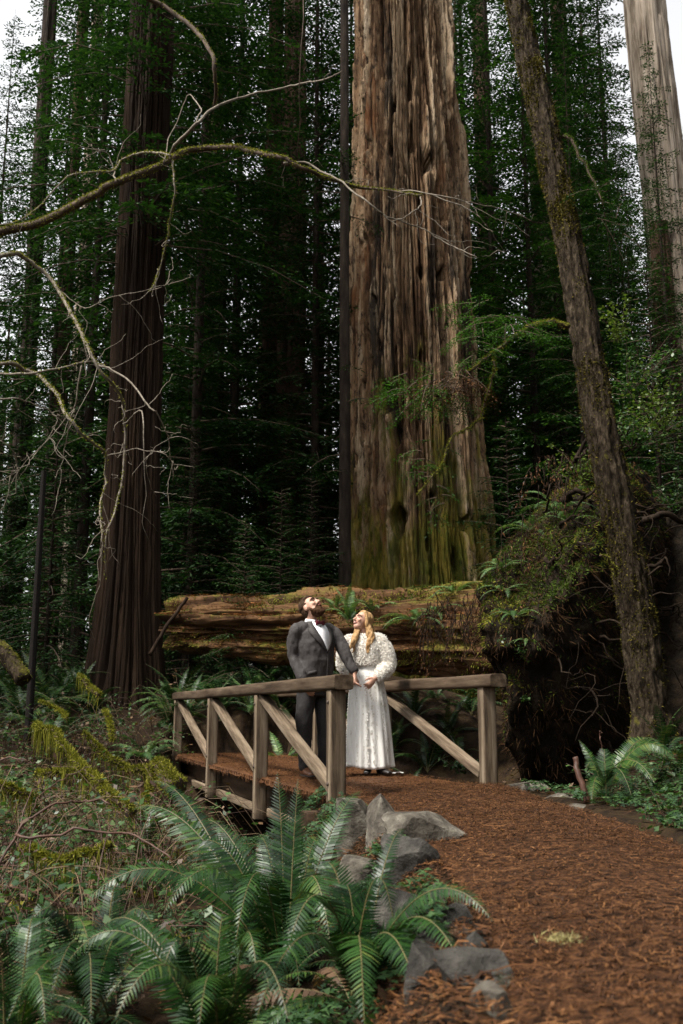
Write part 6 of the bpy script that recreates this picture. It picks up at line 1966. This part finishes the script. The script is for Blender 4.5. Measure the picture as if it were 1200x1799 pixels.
# embroidered leaf sprays running down the skirt
lc = MB()
r_ = np.random.default_rng(16)
for a0 in (1.57, 1.05, 2.1, 0.5, 2.65, 3.4, -0.2):
    for k in range(46):
        z = 1.05 - k * 0.021 + r_.normal(0, 0.004)
        if z < 0.12: continue
        for sg in (-1, 1):
            a = a0 + 0.035 * math.sin(z * 14 + a0) + sg * r_.uniform(0.03, 0.13)
            i_, j_ = np.interp(z, zz, np.arange(nz)), (a % (2 * math.pi)) / (2 * math.pi) * na
            p_ = Vd[int(i_), int(j_) % na]
            out = RB * math.cos(a) + FB * math.sin(a)
            tan = -RB * math.sin(a) + FB * math.cos(a)
            d_ = np.array((0, 0, -0.8)) + tan * sg * 0.6
            q_ = np.cross(d_, out); q_ /= np.linalg.norm(q_)
            l = r_.uniform(0.020, 0.042)
            b_ = p_ + out * 0.005
            lc.add([b_, b_ + d_ * l * 0.5 + q_ * l * 0.33 + out * 0.004, b_ + d_ * l + out * 0.006, b_ + d_ * l * 0.5 - q_ * l * 0.33 + out * 0.004], [[0, 1, 2, 3]])
em = lc.build('embroidery', M['lace'], smooth=False)
em['kind'] = 'stuff'
wchild(em, dress)
for (sx_, sy_, ya) in ((0.115, -0.145, 35), (-0.02, -0.09, -10)):
    d_ = np.array((math.sin(math.radians(ya)), -math.cos(math.radians(ya)), 0)); s_ = np.array((-d_[1], d_[0], 0))
    b_ = Q(sx_, sy_, 0)
    fused('shoe', [loft([(b_ - d_ * 0.06 + (0, 0, 0.035), s_ * 0.026, np.array((0, 0, 0.033))), (b_ + d_ * 0.02 + (0, 0, 0.038), s_ * 0.034, np.array((0, 0, 0.036))), (b_ + d_ * 0.09 + (0, 0, 0.028), s_ * 0.038, np.array((0, 0, 0.027))), (b_ + d_ * 0.15 + (0, 0, 0.020), s_ * 0.028, np.array((0, 0, 0.018)))], 16), limb_tube([b_ - d_ * 0.02 + (0, 0, 0.04), b_ - d_ * 0.02 + (0, 0, 0.11)], [0.036, 0.038], 3, 12)], M['black_shoe'], woman, 0.007, 2)
# pale scrap lying by the hem
c = at(697, 1349, 10.75)
sc = np.array((c[0], c[1], 0.03))
nn = 14
xx, yy_ = np.meshgrid(np.linspace(-1, 1, nn), np.linspace(-1, 1, nn))
zz_ = 0.012 * fbm(xx * 2, yy_ * 2, 0, 5, 3)
kk = np.sqrt(np.maximum(1 - 0.5 * yy_ ** 2, 0))
tag(MB().add(np.stack([sc[0] + 0.075 * xx * kk, sc[1] + 0.05 * yy_, sc[2] + zz_ * 1.5], -1).reshape(-1, 3), grid_faces(nn, nn)).build('cloth_scrap', M['dress']), 'small pale scrap lying on deck beside dress hem', 'scrap')
